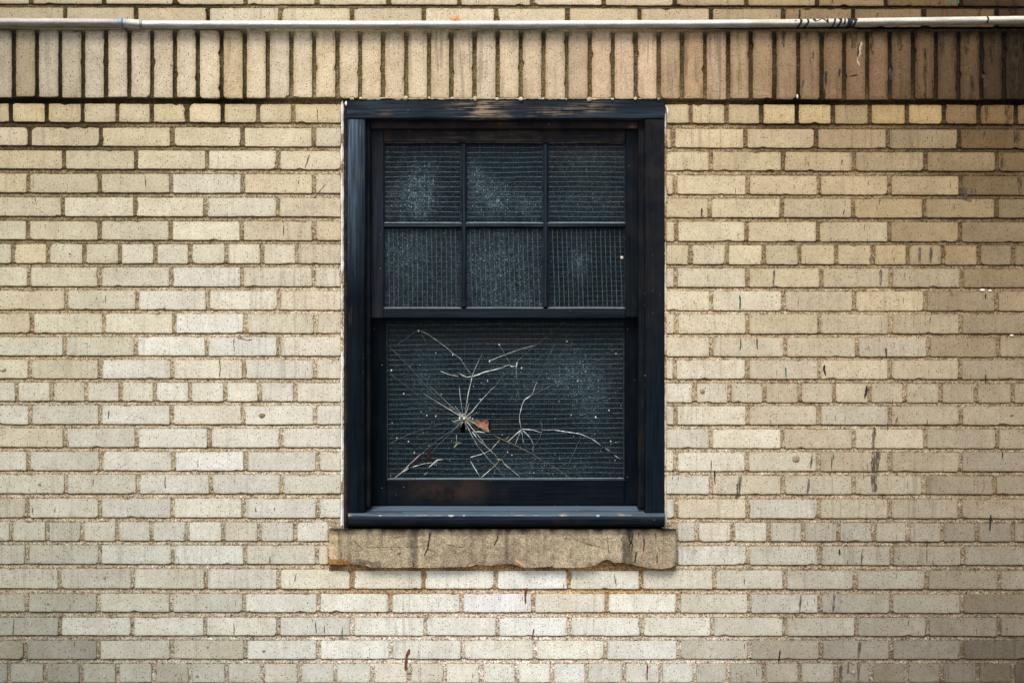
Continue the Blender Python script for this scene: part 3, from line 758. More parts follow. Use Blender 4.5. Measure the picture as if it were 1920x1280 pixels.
for pts, w0, w1 in [([(967,1051),(974,1055),(983,1062)],6,4),([(1030,1062),(1036,1057),(1039,1062)],3,2.5),([(765,1063),(774,1060)],3,2),([(686,1058),(697,1063)],2.6,2),([(807,1060),(809,1063)],3,3),([(1202,1058),(1200,1062)],3,2.5),([(1224,1061),(1227,1064)],4,3),([(878,1061),(890,1058)],2.4,2),([(893,1053),(897,1056)],3,2)]:
    m_ = MB(); stroke(m_, pts, w0, w1, y=-0.0285, th=0.003, col=PK, jit=.4); m_.build('fresh_chip', M_COLOR, sill)
for pts, w0, c in [([(1207,1008),(1208,1020),(1206,1033)],3,RED),([(1229,999),(1230,1012)],2.4,RED),([(1232,1038),(1232,1056)],2.6,RED),
                ([(806,996),(804,1015),(802,1028),(795,1041)],2.8,DRK),([(934,998),(932,1010),(926,1023)],2.2,DRK),([(1179,998),(1180,1012),(1186,1020),(1184,1033)],2,BLK),([(1187,998),(1184,1014),(1180,1021)],1.8,BLK),([(1198,996),(1197,1006)],2.2,BLK),
                ([(1193,1033),(1190,1056)],2.6,DRK),([(774,1053),(776,1063)],2.4,DRK),([(745,1038),(752,1036)],3.5,BLK),([(733,1027),(736,1030)],3,DRK),([(1164,1010),(1166,1012)],3,BLK),([(949,1012),(950,1014)],2.6,BLK)]:
    m_ = MB(); stroke(m_, pts, w0, w0*.8, y=-0.0285, th=0.0007, col=c, jit=.35); m_.build('paint_drip', M_COLOR, sill)
m_ = MB()
for pts in [[(686,1025),(720,1024),(780,1024),(800,1020)],[(800,1027),(812,1032),(822,1038)],[(836,1019),(860,1024),(868,1025)],[(664,1012),(680,1030)],[(690,1022),(700,1016)],[(730,1008),(770,1002),(800,1003)],
            [(1056,1008),(1080,1010),(1105,1020),(1140,1030)],[(1090,1010),(1110,1008)],[(1138,1003),(1142,1040)],[(905,1000),(904,1040)]]:
    p2 = [(a+rng.uniform(-1,1), b+rng.uniform(-1,1)) for a, b in pts]
    m_ = MB(); stroke(m_, p2, .7, y=-0.0280, th=0.0003, col=L3(96, 84, 66, .8), jit=.7); m_.build('hairline_crack', M_COLOR, sill)

# ------------------------------------------------------------------ THE WINDOW
win = thing('sash_window', 'black wooden sash window, six panes over one cracked wired pane, in the brick wall', 'window', P(946, 990, 0.0), kind='thing')
def colr(r=0, g=0, b=0): return (r, g, b)
# outer frame: head board, side casings; subdivided so that wear and painted sheen can vary along them
def board(name, x0, y0, x1, y1, yf, yb, mat, fn, parent, nx=1, ny=1, bev=1.4, wob=.4, lab=None):
    """board with a grid front so per-vertex wear and sheen fn(px,py)->(chalk/sheen,bare,brown) applies"""
    m_ = MB(); k = S*(D+yf)/D
    nx = max(nx, int((x1-x0)/5)); ny = max(ny, int((y1-y0)/5)) if nx < 8 else max(3, int((y1-y0)/4))
    if (y1-y0) > (x1-x0): nx = max(3, int((x1-x0)/5)); ny = int((y1-y0)/6)
    ph = rng.random()*60
    xs_ = [x0, x0+bev] + [x0+bev+(x1-x0-2*bev)*i/nx for i in range(1, nx)] + [x1-bev, x1]
    ys_ = [y0, y0+bev] + [y0+bev+(y1-y0-2*bev)*i/ny for i in range(1, ny)] + [y1-bev, y1]
    vs = []; cs = []
    for j, yy in enumerate(ys_):
        for i, xx in enumerate(xs_):
            d = 0
            if i in (0, len(xs_)-1) or j in (0, len(ys_)-1): d = bev*S
            wx = (float(vnoise(ph + yy/25, 1, 20))-.5)*wob if i in (0, 1) else (float(vnoise(ph + yy/25, 5, 20))-.5)*wob if i >= len(xs_)-2 else 0
            wy = (float(vnoise(ph + xx/25, 2, 21))-.5)*wob if j in (0, 1) else (float(vnoise(ph + xx/25, 7, 21))-.5)*wob if j >= len(ys_)-2 else 0
            vs.append(((xx+wx-960)*k, yf + d, ZC + (640-yy-wy)*k)); cs.append(fn(xx, yy))
    W_ = len(xs_); H_ = len(ys_)
    fs = [(j*W_+i, (j+1)*W_+i, (j+1)*W_+i+1, j*W_+i+1) for j in range(H_-1) for i in range(W_-1)]
    # sides going back
    rim = [i for i in range(W_)] + [j*W_+W_-1 for j in range(1, H_)] + [(H_-1)*W_+i for i in range(W_-2, -1, -1)] + [j*W_ for j in range(H_-2, 0, -1)]
    b0 = len(vs)
    for r in rim: vs.append((vs[r][0], yb, vs[r][2])); cs.append(cs[r])
    n_ = len(rim)
    for i in range(n_):
        j = (i+1) % n_; fs.append((rim[i], rim[j], b0+j, b0+i))
    m_.add(vs, fs, cs)
    o = m_.build(name, mat, parent)
    if lab: o['label'] = lab
    return o
def g2(x, y, cx, cy, sx, sy): return math.exp(-((x-cx)/sx)**2 - ((y-cy)/sy)**2)
def head_fn(x, y):
    bare = 1.1*g2(x,y,895,205,42,16) + .9*g2(x,y,1035,211,42,8) + .8*g2(x,y,1108,202,30,9) + .55*g2(x,y,960,218,60,4) + .4*g2(x,y,920,192,40,6) + .5*g2(x,y,715,211,20,5)+.35*g2(x,y,692,198,5,3)
    return (0.09 + .26*float(vnoise(x/50, y/10, 22)), min(1, bare), .12)
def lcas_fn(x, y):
    ch = 1.0*max(0.035, min(1, (560-y)/330)) if y > 190 else 1  # sky sheen painted in, fading down the casing
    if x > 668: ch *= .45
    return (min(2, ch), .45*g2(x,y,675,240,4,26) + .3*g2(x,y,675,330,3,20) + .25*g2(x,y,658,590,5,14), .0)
def rcas_fn(x, y): return (.05, .0, .45*max(0, min(1, (760-y)/450)))
fr_ = M_PH
board('head_board', 650, 187.5, 1246.5, 222, -0.007, 0.05, M_PH, head_fn, win, lab='weathered black head board with bare wood grain showing')
cl = board('side_casing', 651.5, 222.6, 684, 963, -0.003, 0.05, M_PV, lcas_fn, win, lab='left casing, worn black paint with blue-grey sky sheen painted in towards the top')
cr = board('side_casing', 1209.5, 222.6, 1246, 963, -0.003, 0.05, M_PV, rcas_fn, win)
# rough dark outer edge beside left casing and caulk
m_ = MB()
for xx0, xx1, yt_, yb_, sd in ((644.5, 651.5, 188, 990, 1),):
    n = 160; vs = []; cs = []
    for i in range(n+1):
        yy = yt_ + (yb_-yt_)*i/n
        vs += [P(xx0 + rng.uniform(-1.2, 1.2), yy, 0.006), P((xx0+xx1)/2 + rng.uniform(-1, 1), yy, 0.0005 + rng.uniform(-.001, .001)), P(xx1 + .6, yy, 0.004)]
        cs += [(.1, .0, .9), (.15, .1, 1.0), (0, 0, .6)]
    m_.add(vs, [(i*3+j, i*3+3+j, i*3+4+j, i*3+1+j) for i in range(n) for j in range(2)], cs)
m_.build('rough_edge_strip', M_PV, win)
m_ = MB()
def caulk(m_, xc, wmin, wmax, y0, y1, seed, skip=.12, y=0.001):
    n = int((y1-y0)/3); vs = []; 
    prev = None; idx = 0; fs = []
    for i in range(n+1):
        yy = y0 + (y1-y0)*i/n
        f = float(vnoise(yy/9, 1, seed)); g = float(vnoise(yy/26, 5, seed)); wd = wmin + (wmax-wmin)*(f*.5 + g*.7)
        if g < skip: wd *= .25
        o = (float(vnoise(yy/15, 9, seed)) - .5)*1.2
        vs += [P(xc - wd/2 + o, yy, y + .003), P(xc + o, yy, y - .0012), P(xc + wd/2 + o, yy, y + .003)]
    m_.add(vs, [(i*3+j, i*3+3+j, i*3+4+j, i*3+1+j) for i in range(n) for j in range(2)])
caulk(m_, 641.6, 1.2, 6.0, 189, 985, 31, .25, -.001); m_.build('caulk', M_CAULK, win); m_ = MB(); caulk(m_, 1248.0, .6, 4.2, 200, 985, 32, .38)
m_.build('caulk', M_CAULK, win)
for q in ((1243, 985, 5, -0.004, (1, 1, 1), .8, 1.1), (650, 194, 3.5, -0.002, (1,1,1), 1, 1.3)):
    m_ = MB(); blob(m_, *q); m_.build('caulk_dab', M_CAULK, win)
m_ = MB(); stroke(m_, [(1248, 197), (1252, 206), (1251, 214)], 2.4, y=-0.002, col=(1, 1, 1), jit=.6)
m_.build('caulk', M_CAULK, win)
# blind stops (step back from casings) and head stop
st_fn = lambda x, y: (.03, .02, .15)
board('stop_bead', 683.4, 222.5, 694, 952, 0.020, 0.13, M_PV, st_fn, win)
board('stop_bead', 1197, 222.5, 1210.2, 952, 0.020, 0.13, M_PV, st_fn, win)
def hs_fn(x, y): return (.02, .9*g2(x,y,1184,236,7,3) + .25*g2(x,y,960,232,30,3) + .3*g2(x,y,1060,226,20,1.5) , .8 if y > 231 else .35)
board('head_stop', 694.3, 222.3, 1196.7, 241, 0.024, 0.13, M_PH, hs_fn, win)
m_ = MB(); wbox(m_, P(684.5, 975, 0.13), (P(1209, 975, .13)[0], 0.16, P(0, 222, .13)[2]))   # parting box behind the sashes: left open in the middle
m_.v, m_.f, m_.c, m_.smooth = [], [], [], []
for x0_, x1_ in ((676, 703), (1190, 1216)): rect_box(m_, x0_, 222, x1_, 985, 0.131, 0.30, 1, (0, 0, .1))
rect_box(m_, 703, 205, 1190, 246, 0.131, 0.30, 1, (0, 0, .1))
m_.build('inner_lining', M_PV, win)

# upper sash ----------------------------------------------------------------
YU = 0.045; up = bpy.data.objects.new('upper_sash', None); COL.objects.link(up); up.parent = win
def stile_fn(x, y): return (.085 + .07*float(vnoise(x/8, y/40, 24)), .0, .25)
def toprail_fn(x, y): return (.05, .12*float(vnoise(x/20, 4, 25)), .25 + (.5 if x > 1000 else .3)*float(vnoise(x/9, 3, 26)) + .2*float(vnoise(x/3, 3, 27)))
def meet_fn(x, y): return (.11, .0, .1)
board('stile', 694.2, 241.2, 719, 596, YU, YU+.036, M_PV, stile_fn, up)
board('stile', 1173, 241.2, 1199, 595, YU, YU+.036, M_PV, lambda x, y: (.04, .0, .15), up)
board('top_rail', 719.3, 241.2, 1172.7, 267.5, YU+.0005, YU+.036, M_PH, toprail_fn, up)
board('meeting_rail', 719.3, 578.5, 1172.7, 596, YU+.0005, YU+.036, M_PH, meet_fn, up)
# moulding / putty slopes round each pane, one bar object per muntin
CHB = (.85, .02, .1)
def slope_quad(m_, a, b, c, d, ya, yb_, col):
    """quad a,b on the front (depth ya), c,d at the glass (yb)"""
    m_.add([P(*a, ya), P(*b, ya), P(*c, yb_), P(*d, yb_)], [(0, 1, 2, 3)], col)
YG = YU + 0.014
m_ = MB()
rect_box(m_, 866, 270, 873, 575, YU+.002, YU+.034, 2.2, (.22, .0, .2), .3); m_.build('muntin', M_PV, up)
m_ = MB()
rect_box(m_, 1019.5, 270, 1026.5, 575, YU+.002, YU+.034, 2.2, (.18, .0, .2), .3); m_.build('muntin', M_PV, up)
for xa, xb in ((719.6, 865.6), (873.4, 1019.1), (1026.9, 1172.4)):
    m_ = MB(); rect_box(m_, xa, 419.4, xb, 426, YU+.003, YU+.034, 2, (.4, .0, .2), .3); m_.build('glazing_bar', M_PH, up)
PX = [(719, 866), (873, 1019.5), (1026.5, 1173)]; PY = [(267.5, 419), (426, 578.5)]
m_ = MB()
for (xa, xb) in PX:
    for (ya, yb_) in PY:
        # bottom putty slope: reflected sky painted in as a pale colour
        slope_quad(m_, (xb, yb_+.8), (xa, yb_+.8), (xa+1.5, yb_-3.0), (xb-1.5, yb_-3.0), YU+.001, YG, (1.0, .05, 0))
        slope_quad(m_, (xa-.3, ya), (xa-.3, yb_), (xa+3, yb_-3), (xa+3, ya+3), YU+.003, YG, (.3, 0, .2))
        slope_quad(m_, (xb+.3, yb_), (xb+.3, ya), (xb-3, ya+3), (xb-3, yb_-3), YU+.003, YG, (.3, 0, .2))
        slope_quad(m_, (xa, ya-.3), (xb, ya-.3), (xb-3, ya+3), (xa+3, ya+3), YU+.002, YG, (.0, .0, .4))
m_.build('putty', M_PH, up)
LEDGE_SHEEN = (.15, .19, .205)  # sky reflection on the putty ledges, painted as pale strips
m_ = MB()
for (xa, xb) in PX:
    for (ya, yb_) in PY: m_ = MB(); stroke(m_, [(xa+1.5, yb_-.6), ((xa+xb)/2, yb_-.9), (xb-1.5, yb_-.4)], 3.0, y=YU-.0005, th=.004, col=LEDGE_SHEEN, jit=.3); m_.build('putty_edge_and_sheen', M_COLOR, up); m_ = MB()
for pts in ([(719,268.5),(760,268.3),(800,267.5),(865,268)], [(874,268),(930,267.5),(1018,268.3)], [(1028,268.5),(1100,268),(1172,269)]): stroke(m_, pts, 1.2, y=YU-.0005, th=.002, col=(.07,.06,.055), jit=.6)
m_.build('putty_edge_and_sheen', M_COLOR, up)

def pane(name, x0, y0, x1, y1, yg, fn, parent, hole=None, step=3.0):
    nx = int((x1-x0)/step); ny = int((y1-y0)/step); k = S*(D+yg)/D; th = 0.004
    xs_ = np.linspace(x0, x1, nx+1); ys_ = np.linspace(y0, y1, ny+1); m_ = MB()
    vs = [((x-960)*k, yg, ZC+(640-y)*k) for y in ys_ for x in xs_]; cs = [fn(x, y) for y in ys_ for x in xs_]
    fs = []
    for j in range(ny):
        for i in range(nx):
            cx_, cy_ = (xs_[i]+xs_[i+1])/2, (ys_[j]+ys_[j+1])/2
            if hole and hole(cx_, cy_): continue
            a = j*(nx+1)+i; fs.append((a, a+nx+1, a+nx+2, a+1))
    m_.add(vs, fs, cs); return m_.build(name, M_GLASS, parent)
def wires(x0, y0, x1, y1, yg, parent, ph=9.3, pv=9.0, wh=.75, wv=.75, ch=(.16,.19,.19), cv=(.16,.18,.18), off=(4, 4), lean=0.0, hole=None):
    m_ = MB(); seed = rng.random()*90
    def line(pts, wd, col):
        vs = []
        for i, (x, y) in enumerate(pts):
            a = pts[max(0, i-1)]; b = pts[min(len(pts)-1, i+1)]; dx, dy = b[0]-a[0], b[1]-a[1]; l = math.hypot(dx, dy)
            nx, ny = -dy/l*wd/2, dx/l*wd/2
            vs += [P(x+nx, y+ny, yg-.0003), P(x, y, yg-.0010), P(x-nx, y-ny, yg-.0003)]
        cs = []
        for i in range(len(pts)):
            f = .7 + .6*float(vnoise(pts[i][0]/5+seed, pts[i][1]/5, 28)); cs += [(col[0]*f, col[1]*f, col[2]*f)]*3
        m_.add(vs, [(i*3+j, i*3+3+j, i*3+4+j, i*3+1+j) for i in range(len(pts)-1) for j in range(2)], cs)
    y = y0 + off[1]; r = 0
    while y < y1 - 1:
        pts = []
        n = int((x1-x0)/6)
        for i in range(n+1):
            x = x0 + (x1-x0)*i/n
            yy = y + .7*math.sin(x/58 + r*.13 + seed) + .35*math.sin(x/17 + r*.5) - lean*(x-x0)
            if hole and hole(x, yy):
                if len(pts) > 1: line(pts, wh, ch)
                pts = []; continue
            if y0 < yy < y1: pts.append((x, yy))
        if len(pts) > 1: line(pts, wh, ch)
        y += ph; r += 1
    x = x0 + off[0]; r = 0
    while x < x1 - 1:
        pts = []; n = int((y1-y0)/6); ln = rng.uniform(-.5, .5)
        for i in range(n+1):
            yy = y0 + (y1-y0)*i/n; xx = x + .8*math.sin(yy/50 + seed) + (yy-y0)*.02 + ln
            if hole and hole(xx, yy):
                if len(pts) > 1: line(pts, wv, cv)
                pts = []; continue
            if x0 < xx < x1: pts.append((xx, yy))
        if len(pts) > 1: line(pts, wv, cv)
        x += pv; r += 1
    return m_.build('wire_mesh', M_WIRE, parent)
def dustA(x, y):
    d = .16 + 1.3*g2(x,y,790,355,26,42) + .55*g2(x,y,760,375,40,35) + 1.2*g2(x,y,925,372,34,30)+ .9*g2(x,y,893,335,14,30) + .6*g2(x,y,990,385,30,30) + .35*g2(x,y,1100,380,60,35)+.25*g2(x,y,1100,300,50,30)
    br = (.75*max(0, (330-y)/60) if x > 1026 else .35*max(0, (300-y)/40)) * (.5 + float(vnoise(x/9, 2, 33)))
    bl = .55 if 880 < x < 1020 and y < 340 else .15
    return (min(1.3, d), min(1, br), bl)
def dustB(x, y):
    d = .34 + .45*g2(x,y,760,480,40,40) + .4*g2(x,y,930,500,60,60) + .6*g2(x,y,1085,490,18,36) - (.22 if x > 1030 else 0) + .25*g2(x,y,960,565,60,12)
    return (max(.1, d), .5*max(0, (440-y)/16), .25)
for r, (ya, yb_) in enumerate(PY):
    for c, (xa, xb) in enumerate(PX):
        o = pane('pane', xa+.5, ya+.5, xb-.5, yb_-.5, YG+.0005, dustA if r == 0 else dustB, up)
        g_ = (.080,.115,.130) if r == 0 else (.042,.064,.074); v_ = (.028,.046,.054) if r == 0 else (.090,.120,.130)
        wires(xa+3, ya+3, xb-3, yb_-3, YG, up, wh=.95 if r == 0 else .6, wv=.5 if r == 0 else .95, ch=g_, cv=v_, off=(5 + c, 6))
# pale nick in the right-hand lower pane
m_ = MB(); blob(m_, 1166, 483, 3.2, YG-.001, L3(214, 206, 190, .8), 1, 1); m_.build('paint_fleck', M_COLOR, up)

# lower sash ----------------------------------------------------------------
YLw = 0.086; lo = bpy.data.objects.new('lower_sash', None); COL.objects.link(lo); lo.parent = win
dk = lambda x, y: (.02, .0, .0)
board('stile', 695, 583, 725, 948, YLw, YLw+.036, M_PV, dk, lo)
board('stile', 1171, 583, 1198, 948, YLw, YLw+.036, M_PV, dk, lo)
def brail(x, y): return (.03, .0, 1.3*g2(x,y,840,915,70,26))
board('bottom_rail', 725.3, 899, 1170.7, 948, YLw+.0005, YLw+.036, M_PH, brail, lo, lab='bottom rail with a brown rubbed patch left of centre')
board('top_rail', 725.3, 583, 1170.7, 600, YLw+.0005, YLw+.036, M_PH, dk, lo)
YL2 = YLw + .012
m_ = MB()
slope_quad(m_, (1171, 899.6), (725, 899.6), (727, 895.2), (1169, 895.2), YLw+.001, YL2, (1.0, .05, 0))  # pale colour paints the sky's reflection on the bottom slope
slope_quad(m_, (724.6, 598), (724.6, 899), (727.5, 896), (727.5, 600), YLw+.002, YL2, (.5, 0, .15))
slope_quad(m_, (1171.4, 899), (1171.4, 598), (1168.5, 600), (1168.5, 896), YLw+.002, YL2, (.4, 0, .4))
m_.build('putty', M_PH, lo)
m_ = MB(); stroke(m_, [(726,897.6),(900,898),(1170,896.6)], 2.8, y=YLw-.0005, th=.004, col=LEDGE_SHEEN, jit=.3)  # strip of painted sky sheen along the bottom putty
stroke(m_, [(725.5,602),(726.3,897)], 1.4, y=YLw-.0005, th=.002, col=(.05,.07,.075), jit=.4); stroke(m_, [(1170,640),(1170,897)], 1.4, y=YLw-.0005, th=.002, col=(.05,.05,.055), jit=.4)
m_.build('putty_edge_and_sheen', M_COLOR, lo)
def inpoly(poly):
    def f(x, y):
        c = False; n = len(poly); j = n-1
        for i in range(n):
            xi, yi = poly[i]; xj, yj = poly[j]
            if (yi > y) != (yj > y) and x < (xj-xi)*(y-yi)/(yj-yi)+xi: c = not c
            j = i
        return c
    return f
h1 = inpoly([(878,786),(892,785),(918,786),(918,811),(910,810),(893,798)]); h2 = inpoly([(867,791),(873,795),(871,811),(864,813),(862,800)])
holef = lambda x, y: h1(x, y) or h2(x, y)
def dustL(x, y):
    d = .15 + .75*g2(x,y,1070,700,50,40) + .55*g2(x,y,1110,745,30,60) + .35*g2(x,y,1000,880,120,30) + .35*g2(x,y,800,720,30,60) + .3*g2(x,y,950,690,60,25) + .3*g2(x,y,990,730,60,30) - .1*g2(x,y,930,780,60,25)
    br = (1.0 if y < 644 and x < 1075 else .35 if y < 640 else 0)*min(1, max(0, (y-608)/10)) * (.6+.4*float(vnoise(x/25, y/8, 34))) + .35*g2(x,y,1150,680,20,60) + .7*g2(x,y,940,795,22,12) + .9*g2(x,y,785,862,9,12)
    if 640 < y < 662 and x < 1075: br = max(br, (662-y)/22*.5)
    return (max(.08, d if y > 640 else d*.25), min(1, br), .5 if x < 900 else .3)
pane('pane', 725, 599, 1171, 898.5, YL2+.0005, dustL, lo, hole=holef)['label'] = 'large cracked pane with a hole left of centre'
wires(728, 603, 1168.5, 895.5, YL2, lo, ph=9.3, pv=8.15, wh=.85, wv=.45, ch=(.075,.115,.132), cv=(.025,.045,.055), off=(4, 6), lean=.004, hole=holef)

# cracks: raised pale fracture lines
CR = L3(236, 238, 230, .8); CRd = L3(165, 172, 168, .55); CRy = L3(200, 196, 156, .62); CRb = L3(168, 156, 136, .55)
CRACKS = [
 ([(785,619),(801,625.6),(822,640),(840,654),(851,664),(862.5,671),(874,689),(884,702.5)],1.5,CR),
 ([(783,620),(771,627.5),(755,639),(740,650)],1.3,CRd),([(790,626),(800.6,645)],1.8,CRb),([(800.6,645),(806,658)],.6,CRd),
 ([(726,647.5),(735,654.4),(770,690),(791,714),(809,734),(824,749),(840,764),(865,783)],1.0,CRd),
 ([(725,690),(736,704),(769,729),(792,749),(807,757),(820,766),(862,783)],.8,CRd),
 ([(826,695.6),(842,702),(860,705.6)],1.8,CR),([(862,700.6),(875,707),(885,705.6)],3,CR),
 ([(885,705),(896,679),(905,662.5)],1.2,CR),
 ([(885,706),(897.5,702),(907.5,697.5),(927.5,693),(942.5,688.8)],3,CR),([(942.5,688.8),(947.5,686),(956,684)],1.6,CR),([(956,684),(959,687),(966,686)],2.6,CR),([(968,690),(969,681),(970,678)],3.2,CR),
 ([(949,671),(954,676),(957,682)],1.6,CRd),
 ([(885,707),(881,725),(877.5,740),(875,757),(871,780)],2.2,CR),
 ([(918,677),(935,669),(949,664.4),(960,660),(982,652.5),(1005,647)],1.6,CR),([(1005,647),(1027,629),(1044,615.6),(1060,601)],.8,CRd),
 ([(935.6,646),(944,659),(956,680)],1.1,CRd),([(971,676),(990,659),(1000,648)],1,CRd),
 ([(871,783),(884,772.5),(902.5,750),(922,729),(929,723.8)],1.9,CR),([(929,723.8),(940,708),(956,692.5)],1,CRd),
 ([(861,722),(863,745),(866,765),(868,778)],1.4,CR),
 ([(871,782),(874,762)],3,CRb),([(872,780),(880,755)],1.3,CR),([(869,781),(855,764),(853,760)],1.7,CR),([(868,783),(850,771),(842,764)],1.4,CR),([(842,764),(848,762),(852,763)],2.6,CRd),([(858,764),(864,763)],2,CRd),
 ([(868,786),(857,788),(847,789)],1.6,CR),([(846,788),(852,791),(857,792)],3,L3(170,190,205,.6)),([(838,773),(847,778)],1.5,CRd),
 ([(868,788),(857,800),(816,828),(807,836),(790,850)],1.1,CRd),([(790,850),(767,871),(754,885),(739,896)],1.8,CR),
 ([(866,790),(846,811),(822,834),(809,849),(800,865),(802,876)],1,CRd),([(868,789),(864,800)],2.4,CRy),([(872,788),(874,797),(874,808)],2.4,CRy),
 ([(871,784),(880,786),(893,794),(910,809)],2.1,CRy),([(871,784),(884,783)],2.4,CRy),
 ([(875,796),(884,815),(895,835),(905,847),(922,867),(930,875),(942,888)],1.3,CR),([(942,888),(948,896)],.9,CRd),
 ([(910,811),(897,809),(885,809)],2.4,CR),([(885,809),(890,815),(896,824)],2.6,CR),([(896,824),(915,840),(920,844),(935,860)],1.3,CR),
 ([(881,857.5),(905,850.6),(920,844)],1.8,CR),([(920,844),(925,838),(937,824)],1.6,CR),([(917,843),(922,845)],4.5,CR),
 ([(882,864),(891,879),(899,893)],2.1,CR),([(902.5,895),(915,884),(929,872),(937,860)],1.6,CR),([(937,860),(946,855),(956,835)],1.1,CRd),([(931,860),(940,862)],3.6,CRy),
 ([(804,876),(814,867),(820,862),(831,861)],2.6,CR),([(831,861),(850,860),(868,860)],.8,CRd),([(754,885),(770,876),(795,869),(810,867)],2.2,CR),([(813,872),(822,864)],2,CRy),
 ([(851,839),(857,832),(866,829)],2.8,CRy),([(856,814),(856,830)],1.3,CR),([(850,830),(862,828)],2.2,CRd),([(795,890),(802,885)],3.4,CRd),([(752,885),(766,876)],5,CRb),
 ([(727,834),(752,820),(772,812),(795,804),(845,790)],.9,CRd),
 ([(1006,716),(999,737),(996,741)],1.9,CR),([(996,741),(984,749),(979,759),(974,779),(974.5,790),(977.5,805)],2.2,CR),
 ([(996,741),(1017,731),(1045,717),(1067,710),(1087,697),(1112,682),(1145,660),(1154,652),(1167,639)],1.0,CRd),([(1148,657),(1154,652)],1.6,CR),
 ([(1042,640),(1032,664),(1027,672),(1020,686),(1006,716)],.8,CRd),([(968,690),(968,710)],1,CR),([(970,731),(974,749)],1.3,CRd),
 ([(978,805),(966,815),(952,828)],2.3,CR),([(955,817),(947,824)],1.3,CR),([(977,807),(972,818),(966,833)],1.6,CR),([(978,807),(980,820),(981,831)],1.6,CR),([(981,824),(982,831)],4,CRd),([(980,806),(994,820),(1000,832)],2.1,CR),([(1000,832),(999,849)],2.2,CRd),
 ([(979,804),(1000,806),(1015,811)],2.6,CR),([(1016,806),(1039,806)],1.2,CR),([(1039,806),(1060,809),(1087,813),(1109,822),(1127,835)],2.3,CR),([(1135,840),(1144,846)],1.8,CR),([(1152,853),(1164,861)],1.6,CR),
 ([(925,815),(940,823),(952,828),(977,840),(997,850),(1010,859),(1040,876),(1057,887),(1070,896)],1.8,CRb),
 ([(1012,787),(1016,795),(1017,807),(1012,821),(1005,832),(1000,839)],1.1,CRd),([(940,860),(947,871),(959,880),(976,895)],1.5,CR),([(1036,874),(1041,877)],3.6,CRy),([(1060,888),(1064,895)],2.6,CRd),
 ([(1090,814),(1086,826),(1075,850),(1065,874),(1060,889)],1.0,CRd),([(1087,778),(1100,776)],1.2,CR),
]
m_ = MB()
for pts, ww, c in CRACKS: stroke(m_, pts, ww*.68, ww*.36, y=YL2-.0022, th=.0012, col=c, jit=.5)
for i in range(16):      # long faint hairlines across the pane
    a = rng.uniform(0, 2*math.pi); hx, hy = (870, 784) if i % 2 else (978, 805)
    x2, y2 = hx + 400*math.cos(a), hy + 400*math.sin(a); tt = 1.0
    for _ in range(60):
        if not (728 < hx + (x2-hx)*tt < 1168 and 610 < hy + (y2-hy)*tt < 894): tt *= .94
    r0 = rng.uniform(.15, .4)*tt; r1 = tt*rng.uniform(.6, 1)
    stroke(m_, [(hx+(x2-hx)*r0, hy+(y2-hy)*r0), (hx+(x2-hx)*r1 + rng.uniform(-3, 3), hy+(y2-hy)*r1 + rng.uniform(-3, 3))], .55, .35, y=YL2-.0016, th=.0007, col=L3(110, 122, 124, .5), jit=.3)
for i in range(15):      # hairline rays out of the impact point
    hx, hy, rr = (870, 784, rng.uniform(14, 48))
    if i % 6 == 0: rr *= 2.2
    a = rng.uniform(0, 2*math.pi); r0 = rng.uniform(2, 7)
    stroke(m_, [(hx + r0*math.cos(a), hy + r0*math.sin(a)), (hx + rr*math.cos(a + .04), hy + rr*math.sin(a + .04))], rng.uniform(.6, 1.3), .3, y=YL2-.0018, th=.0009, col=CRd if i % 3 else CR, jit=.4)
for i in range(12):      # splinters round the hole
    a = rng.uniform(0, 2*math.pi); r0 = rng.uniform(5, 14); b = a + rng.uniform(.8, 2)
    stroke(m_, [(870 + r0*math.cos(a), 786 + r0*math.sin(a)), (870 + r0*math.cos(a) + 5*math.cos(b), 786 + r0*math.sin(a) + 5*math.sin(b))], rng.uniform(1.2, 2.4), .6, y=YL2-.0018, th=.0009, col=CR, jit=.6)
FL = MB()
for i in range(70):
    x_, y_ = rng.uniform(730, 1165), rng.uniform(660, 893); s_ = rng.choice([.5, .6, .7, .8, 1, 1.2])
    blob(FL, x_, y_, s_, YL2-.0008, CR if rng.random() < .7 else CRd, rng.uniform(.6, 1.2), rng.uniform(.7, 1.4))
for x_, y_, s_ in ((785,620,3.2),(936,646,2.6),(918,677,3),(849,665,1.8),(734,694,2.6),(978,690,2.4),(1063,640,2),(1155,663,1.8),(1083,714,2),(817,780,2.2),(886,785,2.4),(862,784,3.5),(1117,782,3),(1145,827,2.2),(1155,829,1.5),(870,784,4)):
    blob(FL, x_, y_, s_*.62, YL2-.0012, CR, .8, 1.2)
m_.build('crack', M_COLOR, lo)['label'] = 'web of pale fracture lines running through the wired pane'
tag(FL.build('glass_chip', M_COLOR, lo), kind='stuff')

